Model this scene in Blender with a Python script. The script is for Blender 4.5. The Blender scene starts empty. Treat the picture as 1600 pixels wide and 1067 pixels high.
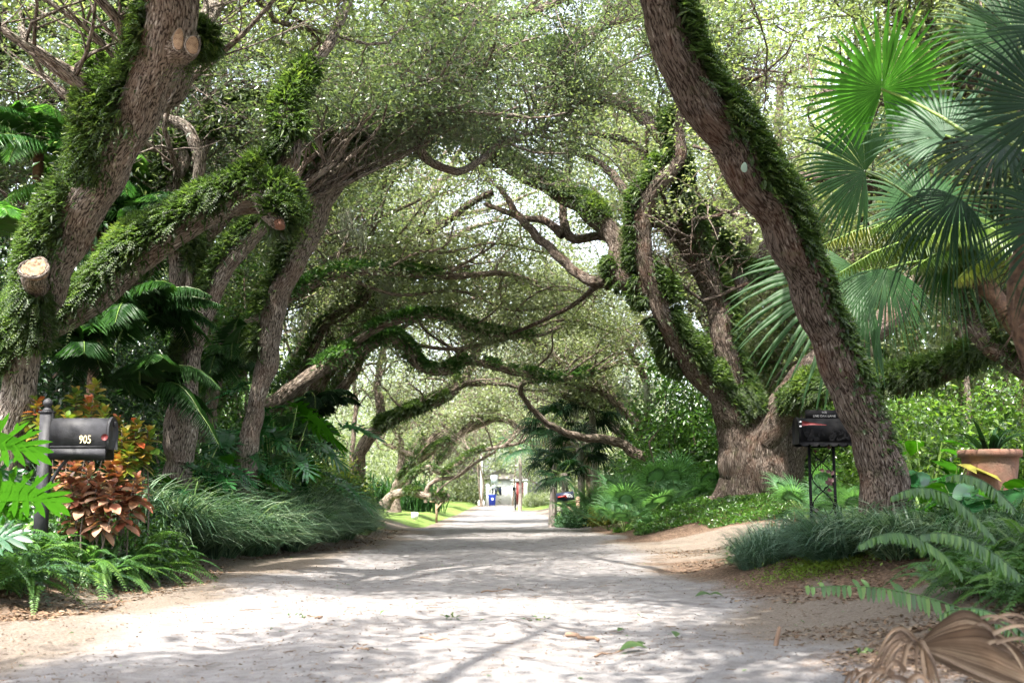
import bpy, math, random
import numpy as np
rng = np.random.default_rng(7)
random.seed(7)
PI = math.pi
# ------------------------------------------------------------------ camera, world, sun, exposure
W_, H_, F = 1600.0, 1067.0, 1716.0
HOR = 772.0
CAMZ = 0.75
PITCH = math.atan((HOR - H_/2)/F)
scene = bpy.context.scene
C = scene.collection
cam = bpy.data.objects.new('camera', bpy.data.cameras.new('camera'))
C.objects.link(cam)
cam.location = (0, 0, CAMZ)
cam.rotation_euler = (PI/2 + PITCH, 0, 0)
cam.data.sensor_width = 36; cam.data.lens = F/W_*36
cam.data.clip_start = .05; cam.data.clip_end = 2000
cam.data.dof.use_dof = True; cam.data.dof.focus_distance = 12.0; cam.data.dof.aperture_fstop = 3.5
scene.camera = cam
SUN_EL, SUN_AZ = math.radians(60), math.radians(205)      # azimuth from +Y towards +X
world = bpy.data.worlds.new("World"); scene.world = world; world.use_nodes = True
wn = world.node_tree.nodes; wl = world.node_tree.links
wn.clear()
sky = wn.new('ShaderNodeTexSky'); sky.sky_type = 'NISHITA'; sky.sun_disc = False
sky.sun_elevation = SUN_EL; sky.sun_rotation = SUN_AZ; sky.dust_density = 4.0; sky.air_density = 1.0; sky.ozone_density = 1.0
bg = wn.new('ShaderNodeBackground'); bg.inputs[1].default_value = .15
wo = wn.new('ShaderNodeOutputWorld')
hs_ = wn.new('ShaderNodeHueSaturation'); hs_.inputs['Saturation'].default_value = .5; wl.new(sky.outputs[0], hs_.inputs['Color']); wl.new(hs_.outputs[0], bg.inputs[0]); wl.new(bg.outputs[0], wo.inputs[0])
sl = bpy.data.lights.new('sun', 'SUN'); sl.energy = 3.3; sl.angle = math.radians(.5); sl.color = (1, .95, .86)
sun = bpy.data.objects.new('sun', sl); C.objects.link(sun)
# light travels along -Z of the lamp: aim it from the sun's direction
from mathutils import Vector, Matrix
sd = Vector((math.sin(SUN_AZ)*math.cos(SUN_EL), math.cos(SUN_AZ)*math.cos(SUN_EL), math.sin(SUN_EL)))
sun.rotation_euler = sd.to_track_quat('Z', 'Y').to_euler()
sun.location = (10, 10, 30)
scene.view_settings.view_transform = 'Standard'; scene.view_settings.look = 'None'
scene.view_settings.exposure = 2.6; scene.view_settings.gamma = 1
cy = scene.cycles
cy.use_denoising = True; cy.max_bounces = 10; cy.diffuse_bounces = 7; cy.glossy_bounces = 2
cy.transmission_bounces = 8; cy.transparent_max_bounces = 4; cy.sample_clamp_indirect = 6
cy.use_adaptive_sampling = True; cy.adaptive_threshold = .02

# ------------------------------------------------------------------ helpers
def P(px, py, Y):
    u = (px-800)/F; v = (H_/2-py)/F
    d = np.array([u, math.cos(PITCH)-v*math.sin(PITCH), math.sin(PITCH)+v*math.cos(PITCH)])
    t = Y/d[1]
    return d*t + np.array([0, 0, CAMZ]), t
def at(px, py, Y): return P(px, py, Y)[0]
def nz(v): return v/np.maximum(np.linalg.norm(v, axis=-1, keepdims=True), 1e-9)
def rand(n, k=3): return rng.normal(size=(n, k))
def sm(t): t = np.clip(t, 0, 1); return t*t*(3-2*t)
_ph = rng.uniform(0, 6.28, (24,)); _fr = rng.normal(size=(24, 3))
def noise3(p, s=1.0):
    p = np.asarray(p)*s; o = 0
    for i in range(12): o = o + np.sin(p[..., 0]*_fr[i, 0]*1.7+p[..., 1]*_fr[i, 1]*1.7+p[..., 2]*_fr[i, 2]*1.7+_ph[i])
    return o/4.0
class MB:
    """collects vertices/faces of one mesh"""
    def __init__(s): s.v = []; s.f = []; s.n = 0; s.r = []; s.b = []; s.hasb = False
    def add(s, v, f, r=None, b=None):
        v = np.asarray(v, float).reshape(-1, 3)
        for ff in (f if isinstance(f, list) else [f]): s.f.append(np.asarray(ff)+s.n)
        s.v.append(v); s.n += len(v)
        s.r.append(np.full(len(v), .5) if r is None else np.asarray(r, float).ravel())
        if b is None: b = v
        else: s.hasb = True
        s.b.append(np.asarray(b, float).reshape(-1, 3))
        return s
    def build(s, name, mat, parent=None, smooth=False, origin=None):
        if not s.v: return None
        v = np.concatenate(s.v); me = bpy.data.meshes.new(name)
        if origin is not None: v = v-np.asarray(origin)
        me.vertices.add(len(v)); me.vertices.foreach_set('co', v.astype(np.float32).ravel())
        loops = np.concatenate([a.ravel() for a in s.f]).astype(np.int32)
        sizes = np.concatenate([np.full(len(a), a.shape[1]) for a in s.f]).astype(np.int32)
        me.loops.add(len(loops)); me.loops.foreach_set('vertex_index', loops)
        me.polygons.add(len(sizes))
        st = np.concatenate([[0], np.cumsum(sizes)[:-1]]).astype(np.int32)
        me.polygons.foreach_set('loop_start', st); me.polygons.foreach_set('loop_total', sizes)
        if smooth: me.polygons.foreach_set('use_smooth', np.ones(len(sizes), bool))
        a = me.attributes.new('rnd', 'FLOAT', 'POINT'); a.data.foreach_set('value', np.concatenate(s.r).astype(np.float32))
        if s.hasb:
            a = me.attributes.new('bc', 'FLOAT_VECTOR', 'POINT'); a.data.foreach_set('vector', np.concatenate(s.b).astype(np.float32).ravel())
        me.update(calc_edges=True); me.validate(verbose=False) if False else None
        me.materials.append(mat)
        o = bpy.data.objects.new(name, me); C.objects.link(o)
        if origin is not None: o.location = origin
        if parent is not None:
            o.parent = parent
            if origin is None: o.location = (-parent.location[0], -parent.location[1], -parent.location[2])  # verts are in world space
            else: o.location = (origin[0]-parent.location[0], origin[1]-parent.location[1], origin[2]-parent.location[2])
        return o
def tag(o, label=None, cat=None, group=None, kind=None):
    if label: o['label'] = label
    if cat: o['category'] = cat
    if group: o['group'] = group
    if kind: o['kind'] = kind
    return o
def thing(name, label, cat, loc=(0, 0, 0), group=None):
    o = bpy.data.objects.new(name, None); o.empty_display_size = .1; C.objects.link(o); o.location = loc
    return tag(o, label, cat, group)
def copy_tree(o, loc, rz=0, sc=1.0, label=None):
    c = o.copy(); C.objects.link(c); c.location = loc; c.rotation_euler = (0, 0, rz); c.scale = (sc, sc, sc)
    if label: c['label'] = label
    for ch in o.children:
        d = ch.copy(); C.objects.link(d); d.parent = c
        for g in ch.children:
            e = g.copy(); C.objects.link(e); e.parent = d
    return c
# ---- generators
def catmull(pts, rad, step):
    pts = np.asarray(pts, float); rad = np.asarray(rad, float)
    p = np.vstack([2*pts[0]-pts[1], pts, 2*pts[-1]-pts[-2]]); r = np.concatenate([[rad[0]], rad, [rad[-1]]])
    op, orr = [], []
    for i in range(1, len(p)-2):
        L = np.linalg.norm(p[i+1]-p[i]); n = max(2, int(L/step))
        t = np.linspace(0, 1, n, endpoint=False)[:, None]
        op.append(.5*(2*p[i]+(-p[i-1]+p[i+1])*t+(2*p[i-1]-5*p[i]+4*p[i+1]-p[i+2])*t**2+(-p[i-1]+3*p[i]-3*p[i+1]+p[i+2])*t**3))
        orr.append((r[i]+(r[i+1]-r[i])*sm(t[:, 0])))
    op.append(p[-2][None]); orr.append([r[-2]])
    return np.vstack(op), np.concatenate(orr)
def frames(pts):
    T = np.gradient(pts, axis=0); T = nz(T)
    N = np.zeros_like(T); n = np.cross(T[0], [0.3, 1, .1]); n /= np.linalg.norm(n); N[0] = n
    for i in range(1, len(T)):
        n = n-T[i]*np.dot(n, T[i]); n /= max(np.linalg.norm(n), 1e-9); N[i] = n
    return T, N, np.cross(T, N)
def tube(mb, pts, rad, sides=14, lump=.08, seed=0, tip=True, ridge=0.0):
    T, N, B = frames(pts); K = len(pts)
    th = np.linspace(0, 2*PI, sides, endpoint=False)
    s = np.concatenate([[0], np.cumsum(np.linalg.norm(np.diff(pts, axis=0), axis=1))])
    rr = rad[:, None]*np.ones(sides)[None]
    base = np.stack([rr*np.cos(th), rr*np.sin(th), np.repeat(s[:, None], sides, 1)], -1)
    nn = noise3(base/np.maximum(rad.mean(), .03)*np.array([1, 1, .5])+seed*7.3, 1.1)
    rr = rr*(1+lump*nn)
    if ridge: rr = rr+ridge*(1-1.6*np.abs(noise3(base*np.array([1, 1, .16])+seed, 24)))+ridge*.8*noise3(base*np.array([1, 1, .3])+seed*2, 9)
    v = pts[:, None]+N[:, None]*(rr*np.cos(th))[..., None]+B[:, None]*(rr*np.sin(th))[..., None]
    i, j = np.meshgrid(np.arange(K-1), np.arange(sides), indexing='ij')
    j2 = (j+1) % sides
    f = np.stack([i*sides+j, i*sides+j2, (i+1)*sides+j2, (i+1)*sides+j], -1).reshape(-1, 4)
    v = v.reshape(-1, 3); b = base.reshape(-1, 3)
    fs = [f]
    if tip:
        v = np.vstack([v, pts[-1]+T[-1]*rad[-1]*.3]); b = np.vstack([b, b[-1]]); k = len(v)-1
        jj = np.arange(sides); fs.append(np.stack([(K-1)*sides+jj, (K-1)*sides+(jj+1) % sides, np.full(sides, k)], -1))
    mb.add(v, fs, np.full(len(v), seed*.37 % 1), b)
def batch_tubes(mb, Pn, R, sides=3):
    n, K = R.shape
    if n == 0: return
    T = nz(np.gradient(Pn, axis=1)); ref = np.array([.31, .52, .79])
    N = nz(np.cross(T, ref)); B = np.cross(T, N)
    th = np.linspace(0, 2*PI, sides, endpoint=False)
    v = Pn[:, :, None]+N[:, :, None]*(R[..., None]*np.cos(th))[..., None]+B[:, :, None]*(R[..., None]*np.sin(th))[..., None]
    a = (np.arange(n)*K*sides)[:, None, None]; i = np.arange(K-1)[None, :, None]; j = np.arange(sides)[None, None, :]; j2 = (j+1) % sides
    f = np.stack(np.broadcast_arrays(a+i*sides+j, a+i*sides+j2, a+(i+1)*sides+j2, a+(i+1)*sides+j), -1).reshape(-1, 4)
    s = np.concatenate([np.zeros((n, 1)), np.cumsum(np.linalg.norm(np.diff(Pn, axis=1), axis=2), 1)], 1)
    b = np.stack(np.broadcast_arrays(R[..., None]*np.cos(th), R[..., None]*np.sin(th), s[..., None]), -1)
    mb.add(v, f, np.repeat(rng.random(n), K*sides), b.reshape(-1, 3))
def kites(mb, Pn, D, N, L, Wd, fold=.22, bend=.12, r=None, wpos=.42):
    n = len(Pn)
    if n == 0: return
    L = np.broadcast_to(L, (n,))[:, None]; Wd = np.broadcast_to(Wd, (n,))[:, None]
    D = nz(D); S = nz(np.cross(D, N)); N = np.cross(S, D)
    m = Pn+D*L*wpos
    v = np.stack([Pn, m+S*Wd*.5+N*Wd*fold, m-S*Wd*.5+N*Wd*fold, Pn+D*L-N*L*bend], 1)
    a = np.arange(n)[:, None]*4
    f = np.concatenate([a+np.array([0, 1, 3]), a+np.array([0, 3, 2])])
    r = rng.random(n) if r is None else r
    mb.add(v, f, np.repeat(r, 4))
def ribbons(mb, Cn, S, hw, r=None, crease=.0, N=None):
    """Cn (n,K,3) centre line, S (n,K,3) side vectors, hw (n,K) half widths"""
    n, K = hw.shape
    if n == 0: return
    a_ = Cn+S*hw[..., None]; c_ = Cn-S*hw[..., None]; m_ = Cn
    if crease:
        NN = nz(np.cross(S, np.gradient(Cn, axis=1))) if N is None else N
        a_ = a_+NN*hw[..., None]*crease; c_ = c_+NN*hw[..., None]*crease
    v = np.stack([a_, m_, c_], 2)
    a = (np.arange(n)*K*3)[:, None, None]; i = np.arange(K-1)[None, :, None]; j = np.arange(2)[None, None]
    f = np.stack(np.broadcast_arrays(a+i*3+j, a+i*3+j+1, a+(i+1)*3+j+1, a+(i+1)*3+j), -1).reshape(-1, 4)
    r = rng.random(n) if r is None else np.broadcast_to(r, (n,))
    mb.add(v, f, np.repeat(r, K*3))
def fronds(leaf, stem, B, D, L, droop=.5, pairs=16, ll=.1, lw=.03, sr=.004, sweep=.45, ldroop=.15, start=.1, vee=.15, r=None):
    n = len(B); D = nz(D); L = np.broadcast_to(L, (n,)); ll = np.broadcast_to(ll, (n,))
    K = 7; s = np.linspace(0, 1, K)
    Z = np.array([0, 0, 1.]); dr = np.broadcast_to(droop, (n,))
    side = nz(np.cross(D, Z)+rand(n)*.08)
    def pos(s): return B[:, None]+(D*L[:, None])[:, None]*s[None, :, None]-(Z*(dr*L)[:, None])[:, None]*(s**2.0)[None, :, None]
    if stem is not None:
        batch_tubes(stem, pos(s), (sr*L/L.mean())[:, None]*(1-.8*s)[None], 3)
    sk = np.linspace(start, 1, pairs)
    Pk = pos(sk); T = nz((D*L[:, None])[:, None]-2*(Z*(dr*L)[:, None])[:, None]*sk[None, :, None])
    prof = np.clip(np.minimum((sk-start+.12)/.25, 1)*(1.03-sk)**.55*1.15, .08, 1)
    rr = rng.random(n) if r is None else r
    for sg in (-1, 1):
        S = side[:, None]*sg
        N = nz(np.cross(side[:, None], T))
        d = S+T*sweep+N*vee-Z*ldroop+rng.normal(size=Pk.shape)*.06
        k = n*pairs
        kites(leaf, Pk.reshape(k, 3), d.reshape(k, 3), (N+0*d).reshape(k, 3), (ll[:, None]*prof).reshape(k)*rng.uniform(.85, 1.1, k), lw*np.sqrt(np.tile(prof, n)),
              .15, .12+ldroop*.6, np.clip(np.repeat(rr, pairs)+rng.normal(size=k)*.06, 0, 1))
def fan(mb, c, Fd, Nn, R, spread=300, nseg=46, split=.5, droop=.15, cup=.08, rv=.5, seed=0, fold=.5):
    g = np.random.default_rng(seed); Fd = nz(np.asarray(Fd, float)); Nn = nz(np.asarray(Nn, float))
    S = nz(np.cross(Fd, Nn)); Nn = np.cross(S, Fd)
    A = math.radians(spread)/2; a = np.linspace(-A, A, nseg)+g.normal(size=nseg)*.012
    ln = (1-.22*np.abs(a/A)**2)*g.uniform(.92, 1.04, nseg)*(1-.15*np.exp(-((a+A)**2)*6))
    d = np.cos(a)[:, None]*Fd+np.sin(a)[:, None]*S; pp = -np.sin(a)[:, None]*Fd+np.cos(a)[:, None]*S
    rs = np.array([.015, .2, .36, split, .66, .82, .93, 1.0]); dl = A/nseg*1.02
    dd = droop*g.uniform(.7, 1.6, nseg)
    Cn = c+d[:, None]*(rs[None]*ln[:, None]*R)[..., None]+Nn*(cup*R*(rs-rs**2)*2)[None, :, None]
    Cn[..., 2] -= dd[:, None]*R*rs[None]**3.2
    Cn = Cn+(pp*g.normal(size=(nseg, 1))*.03)[:, None]*(R*np.clip(rs-split, 0, 1))[None, :, None]
    wd = np.where(rs <= split, rs*math.tan(dl), split*math.tan(dl)*(1-(rs-split)/(1-split))**.8*.9+.001)
    hw = np.repeat((wd*R)[None], nseg, 0)
    S3 = np.repeat(pp[:, None], len(rs), 1)
    ribbons(mb, Cn, S3, hw, np.clip(rv+g.normal(size=nseg)*.06, 0, 1), crease=-fold, N=np.broadcast_to(Nn, Cn.shape))
def grass(mb, B, out, Hh, reach, w, K=6, r=None, droop=.85):
    n = len(B); s = np.linspace(0, 1, K)[None]
    Hh = np.broadcast_to(Hh, (n,))[:, None]; reach = np.broadcast_to(reach, (n,))[:, None]; out = nz(out*np.array([1, 1, 0]))
    Cn = B[:, None]+out[:, None]*(reach*s**rng.uniform(.9, 1.5, (n, 1)))[..., None]
    dp_ = rng.uniform(droop-.1, droop+.45, (n, 1)); Cn[..., 2] += Hh*(2.0*s-dp_*1.35*s**2.2); Cn[..., 2] = np.maximum(Cn[..., 2], G(Cn[..., 0], Cn[..., 1], False)+.01)
    S = np.stack([-out[:, 1], out[:, 0], np.zeros(n)], -1)[:, None]+np.zeros((n, K, 3))+rand(n)[:, None]*.15
    hw = np.broadcast_to(w, (n,))[:, None]*.5*np.sqrt(np.clip(1.0-s, 0, 1)+.001)*np.minimum(1, .6+s*2)
    ribbons(mb, Cn, nz(S), hw, r, crease=.35)
def rot_box(mb, c, sx, sy, sz, M=None, r=None, bev=.0):
    v = np.array([[x, y, z] for x in (-.5, .5) for y in (-.5, .5) for z in (-.5, .5)])*[sx, sy, sz]
    f = np.array([[0, 1, 3, 2], [4, 6, 7, 5], [0, 4, 5, 1], [2, 3, 7, 6], [0, 2, 6, 4], [1, 5, 7, 3]])
    if M is not None: v = v@np.asarray(M).T
    mb.add(v+np.asarray(c), f)
def prism(mb, prof, x0, x1, axis=0):
    """extrude a closed 2-D profile (list of (a,b)) along one axis"""
    prof = np.asarray(prof, float); n = len(prof)
    def mk(t):
        z = np.full(n, t)
        return {0: np.stack([z, prof[:, 0], prof[:, 1]], -1), 1: np.stack([prof[:, 0], z, prof[:, 1]], -1), 2: np.stack([prof[:, 0], prof[:, 1], z], -1)}[axis]
    v = np.vstack([mk(x0), mk(x1)]); j = np.arange(n); j2 = (j+1) % n
    mb.add(v, [np.stack([j, j2, j2+n, j+n], -1), np.arange(n)[None], (np.arange(n)[::-1]+n)[None]])
def lathe(mb, prof, c, sides=20):
    prof = np.asarray(prof, float); th = np.linspace(0, 2*PI, sides, endpoint=False); K = len(prof)
    v = np.stack([prof[:, :1]*np.cos(th), prof[:, :1]*np.sin(th), np.repeat(prof[:, 1:], sides, 1)], -1)+np.asarray(c)
    i, j = np.meshgrid(np.arange(K-1), np.arange(sides), indexing='ij'); j2 = (j+1) % sides
    mb.add(v, np.stack([i*sides+j, i*sides+j2, (i+1)*sides+j2, (i+1)*sides+j], -1).reshape(-1, 4))
def rod(mb, a, b, r, sides=8, r2=None):
    a = np.asarray(a, float); b = np.asarray(b, float)
    pts = np.linspace(a, b, 3); tube(mb, pts, np.linspace(r, r if r2 is None else r2, 3), sides, 0)

# ------------------------------------------------------------------ materials
def mat_new(name):
    m = bpy.data.materials.new(name); m.use_nodes = True; nt = m.node_tree; nt.nodes.clear()
    out = nt.nodes.new('ShaderNodeOutputMaterial')
    return m, nt, out
def ramp(nt, fac, stops):
    r = nt.nodes.new('ShaderNodeValToRGB'); e = r.color_ramp.elements
    while len(e) < len(stops): e.new(.5)
    for i, (p, c) in enumerate(stops): e[i].position = p; e[i].color = (*c, 1)
    if fac is not None: nt.links.new(fac, r.inputs[0])
    return r
def leafmat(name, cols, trans=.35, rough=.42, spec=.5, tcol=1.6, vary=4.0):
    m, nt, out = mat_new(name); L = nt.links
    a = nt.nodes.new('ShaderNodeAttribute'); a.attribute_name = 'rnd'
    no = nt.nodes.new('ShaderNodeTexNoise'); no.inputs['Scale'].default_value = vary; g = nt.nodes.new('ShaderNodeTexCoord'); L.new(g.outputs['Object'], no.inputs[0])
    mx = nt.nodes.new('ShaderNodeMath'); mx.operation = 'MULTIPLY_ADD'; mx.inputs[1].default_value = .6; L.new(no.outputs[0], mx.inputs[0])
    m2 = nt.nodes.new('ShaderNodeMath'); m2.operation = 'MULTIPLY_ADD'; m2.inputs[1].default_value = .8; m2.inputs[2].default_value = -.2; L.new(a.outputs['Fac'], m2.inputs[0]); L.new(m2.outputs[0], mx.inputs[2])
    n = len(cols); r = ramp(nt, mx.outputs[0], [(i/max(n-1, 1)*.9+.05, c) for i, c in enumerate(cols)])
    p = nt.nodes.new('ShaderNodeBsdfPrincipled'); L.new(r.outputs[0], p.inputs['Base Color']); p.inputs['Roughness'].default_value = rough
    p.inputs['Specular IOR Level'].default_value = spec
    t = nt.nodes.new('ShaderNodeBsdfTranslucent'); mc = nt.nodes.new('ShaderNodeMixRGB'); mc.blend_type = 'MULTIPLY'; mc.inputs[0].default_value = 1
    L.new(r.outputs[0], mc.inputs[1]); mc.inputs[2].default_value = (1.25*tcol, 1.35*tcol, .6*tcol, 1); L.new(mc.outputs[0], t.inputs[0])
    ms = nt.nodes.new('ShaderNodeMixShader'); ms.inputs[0].default_value = trans
    L.new(p.outputs[0], ms.inputs[1]); L.new(t.outputs[0], ms.inputs[2]); L.new(ms.outputs[0], out.inputs[0])
    return m
def plain(name, col, rough=.5, metal=0, bump=0, bs=60, col2=None, cs=8, spec=.5, coat=0):
    m, nt, out = mat_new(name); L = nt.links
    p = nt.nodes.new('ShaderNodeBsdfPrincipled'); p.inputs['Roughness'].default_value = rough; p.inputs['Metallic'].default_value = metal
    p.inputs['Specular IOR Level'].default_value = spec
    tc = nt.nodes.new('ShaderNodeTexCoord')
    no = nt.nodes.new('ShaderNodeTexNoise'); no.inputs['Scale'].default_value = cs; no.inputs['Detail'].default_value = 6; L.new(tc.outputs['Object'], no.inputs[0])
    c2 = col2 or tuple(c*.7 for c in col)
    r = ramp(nt, no.outputs[0], [(.35, c2), (.62, col)]); L.new(r.outputs[0], p.inputs['Base Color'])
    if bump:
        n2 = nt.nodes.new('ShaderNodeTexNoise'); n2.inputs['Scale'].default_value = bs; n2.inputs['Detail'].default_value = 5; L.new(tc.outputs['Object'], n2.inputs[0])
        b = nt.nodes.new('ShaderNodeBump'); b.inputs['Strength'].default_value = bump; b.inputs['Distance'].default_value = .01; L.new(n2.outputs[0], b.inputs['Height']); L.new(b.outputs[0], p.inputs['Normal'])
    L.new(p.outputs[0], out.inputs[0]); return m
def barkmat(name, dark, mid, light, red=(.10, .04, .02), scale=46, moss=.35):
    m, nt, out = mat_new(name); L = nt.links
    a = nt.nodes.new('ShaderNodeAttribute'); a.attribute_name = 'bc'
    mp = nt.nodes.new('ShaderNodeMapping'); mp.inputs['Scale'].default_value = (1, 1, .2); L.new(a.outputs['Vector'], mp.inputs[0])
    nw = nt.nodes.new('ShaderNodeTexNoise'); nw.inputs['Scale'].default_value = 22; nw.inputs['Detail'].default_value = 3; L.new(mp.outputs[0], nw.inputs[0])
    ad = nt.nodes.new('ShaderNodeVectorMath'); ad.operation = 'MULTIPLY_ADD'; ad.inputs[1].default_value = (.05, .05, .05); L.new(nw.outputs['Color'], ad.inputs[0]); L.new(mp.outputs[0], ad.inputs[2])
    vo = nt.nodes.new('ShaderNodeTexVoronoi'); vo.feature = 'DISTANCE_TO_EDGE'; vo.inputs['Scale'].default_value = scale; L.new(ad.outputs[0], vo.inputs[0])
    nf = nt.nodes.new('ShaderNodeTexNoise'); nf.inputs['Scale'].default_value = scale*2.2; nf.inputs['Detail'].default_value = 8; L.new(ad.outputs[0], nf.inputs[0])
    h = nt.nodes.new('ShaderNodeMath'); h.operation = 'MULTIPLY_ADD'; h.inputs[1].default_value = .9; L.new(vo.outputs[0], h.inputs[0]); L.new(nf.outputs[0], h.inputs[2])
    rc = ramp(nt, h.outputs[0], [(.50, dark), (.62, mid), (.78, mid), (.98, light)])
    # large patches: red-brown and lichen
    tc = nt.nodes.new('ShaderNodeTexCoord')
    n1 = nt.nodes.new('ShaderNodeTexNoise'); n1.inputs['Scale'].default_value = 3.2; n1.inputs['Detail'].default_value = 5; L.new(tc.outputs['Object'], n1.inputs[0])
    r1 = ramp(nt, n1.outputs[0], [(.5, (0, 0, 0)), (.66, (1, 1, 1))])
    mx = nt.nodes.new('ShaderNodeMixRGB'); mx.inputs[2].default_value = (*red, 1); L.new(rc.outputs[0], mx.inputs[1])
    mf = nt.nodes.new('ShaderNodeMath'); mf.operation = 'MULTIPLY'; mf.inputs[1].default_value = .32; L.new(r1.outputs[0], mf.inputs[0]); L.new(mf.outputs[0], mx.inputs[0])
    n2 = nt.nodes.new('ShaderNodeTexNoise'); n2.inputs['Scale'].default_value = 5.5; n2.inputs['Detail'].default_value = 7; n2.inputs['Roughness'].default_value = .7
    mo = nt.nodes.new('ShaderNodeVectorMath'); mo.operation = 'ADD'; mo.inputs[1].default_value = (13, 7, 3); L.new(tc.outputs['Object'], mo.inputs[0]); L.new(mo.outputs[0], n2.inputs[0])
    r2 = ramp(nt, n2.outputs[0], [(.56, (0, 0, 0)), (.7, (1, 1, 1))])
    m2 = nt.nodes.new('ShaderNodeMixRGB'); m2.inputs[2].default_value = (.10, .12, .05, 1); L.new(mx.outputs[0], m2.inputs[1])
    mg = nt.nodes.new('ShaderNodeMath'); mg.operation = 'MULTIPLY'; mg.inputs[1].default_value = moss; L.new(r2.outputs[0], mg.inputs[0]); L.new(mg.outputs[0], m2.inputs[0])
    p = nt.nodes.new('ShaderNodeBsdfPrincipled'); p.inputs['Roughness'].default_value = .9; p.inputs['Specular IOR Level'].default_value = .2
    L.new(m2.outputs[0], p.inputs['Base Color'])
    b = nt.nodes.new('ShaderNodeBump'); b.inputs['Strength'].default_value = .9; b.inputs['Distance'].default_value = .03; L.new(h.outputs[0], b.inputs['Height']); L.new(b.outputs[0], p.inputs['Normal'])
    L.new(p.outputs[0], out.inputs[0]); return m
M = {}
M['bark'] = barkmat('bark', (.022, .014, .010), (.12, .094, .077), (.31, .272, .238))
M['bark_grey'] = barkmat('bark_grey', (.028, .022, .018), (.22, .185, .155), (.50, .46, .41), red=(.13, .07, .045), scale=50)
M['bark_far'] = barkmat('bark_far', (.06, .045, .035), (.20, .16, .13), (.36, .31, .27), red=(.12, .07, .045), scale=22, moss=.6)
M['twig'] = plain('twig', (.15, .12, .10), .9, cs=3)
M['oak'] = leafmat('oak_leaf', [(.065, .09, .052), (.11, .14, .075), (.16, .195, .095), (.24, .27, .14)], .45, .34, .8, 1.4, 1.2)
M['oak_cool'] = leafmat('oak_leaf_cool', [(.055, .085, .06), (.085, .12, .078), (.12, .155, .09), (.17, .205, .12)], .4, .3, 1.0, 1.4, 1.5)
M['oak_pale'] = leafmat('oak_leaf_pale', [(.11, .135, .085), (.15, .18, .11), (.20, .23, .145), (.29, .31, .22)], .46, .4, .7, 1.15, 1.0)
M['fern_moss'] = leafmat('fern_moss', [(.028, .036, .016), (.032, .060, .020), (.055, .092, .028), (.11, .15, .04)], .42, .45, .5, 1.6, 5)
M['fern'] = leafmat('fern', [(.025, .07, .025), (.045, .11, .032), (.07, .155, .042), (.12, .21, .05)], .38, .38, .6, 1.6, 4)
M['fern_blue'] = leafmat('fern_blue', [(.04, .095, .055), (.06, .13, .075), (.09, .17, .095)], .28, .4, .6, 1.2, 4)
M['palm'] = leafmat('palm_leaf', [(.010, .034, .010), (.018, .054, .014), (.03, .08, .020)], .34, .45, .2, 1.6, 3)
M['palm_lit'] = leafmat('palm_leaf_lit', [(.026, .09, .016), (.04, .125, .022), (.062, .165, .03)], .46, .42, .25, 1.6, 3)  # brighter copy of the palm leaf; sunlight on one fan put into its colour
M['palm_dark'] = leafmat('palm_leaf_dark', [(.005, .016, .006), (.008, .026, .009), (.014, .040, .013)], .22, .5, .12, 1.6, 3)  # darkened copy of the palm leaf; shade over the right-edge fans put into colour
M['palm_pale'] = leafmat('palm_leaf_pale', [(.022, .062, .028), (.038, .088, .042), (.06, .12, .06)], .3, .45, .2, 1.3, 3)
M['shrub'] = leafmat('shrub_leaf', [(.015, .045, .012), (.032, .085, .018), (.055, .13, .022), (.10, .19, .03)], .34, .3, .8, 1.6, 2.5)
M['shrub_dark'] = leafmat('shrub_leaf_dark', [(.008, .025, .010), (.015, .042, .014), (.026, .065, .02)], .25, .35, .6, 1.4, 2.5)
M['liriope'] = leafmat('liriope_leaf', [(.018, .045, .024), (.045, .10, .052), (.10, .17, .095), (.30, .37, .27)], .3, .35, .7, 1.3, 3)
M['liriope_blue'] = leafmat('liriope_leaf_blue', [(.035, .08, .052), (.06, .12, .082), (.10, .165, .115)], .3, .35, .7, 1.2, 3)
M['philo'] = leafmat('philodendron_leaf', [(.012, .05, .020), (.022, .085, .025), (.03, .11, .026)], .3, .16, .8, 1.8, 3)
M['philo_lit'] = leafmat('philodendron_leaf_lit', [(.016, .065, .004), (.026, .095, .005), (.038, .125, .008)], .4, .75, .0, 1.3, 3)  # lighter copy of the philodendron leaf, for leaves coloured as if sunlit
M['palmetto'] = leafmat('palmetto_leaf', [(.055, .14, .055), (.09, .20, .085), (.14, .26, .13)], .42, .38, .4, 1.4, 3)
M['areca'] = leafmat('areca_leaf', [(.03, .10, .02), (.05, .15, .03), (.09, .20, .04)], .42, .36, .5, 1.5, 3)
M['croton'] = leafmat('croton_leaf', [(.30, .045, .02), (.42, .10, .035), (.38, .17, .05), (.22, .20, .03), (.09, .17, .025), (.05, .03, .015)], .25, .3, .6, .9, 9)
M['croton_g'] = leafmat('croton_leaf_green', [(.06, .13, .02), (.12, .20, .025), (.20, .24, .03), (.30, .18, .04), (.05, .11, .02)], .28, .3, .6, 1.0, 9)
M['croton_r'] = leafmat('croton_leaf_red', [(.10, .03, .02), (.24, .075, .045), (.36, .15, .10), (.46, .29, .20), (.14, .07, .035), (.32, .12, .07)], .25, .3, .6, .9, 9)
M['yellow'] = leafmat('yellow_leaf', [(.14, .18, .02), (.24, .25, .035), (.20, .17, .04)], .35, .4, .4, 1.0, 8)
M['dead'] = leafmat('dead_leaf', [(.045, .026, .015), (.085, .052, .032), (.14, .092, .06), (.24, .175, .12)], .12, .55, .4, .6, 9)
M['litter'] = leafmat('litter', [(.06, .035, .022), (.11, .065, .04), (.17, .11, .07), (.26, .20, .14)], .05, .7, .2, .5, 6)
M['cut'], nt, out = mat_new('cut_wood')
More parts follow.
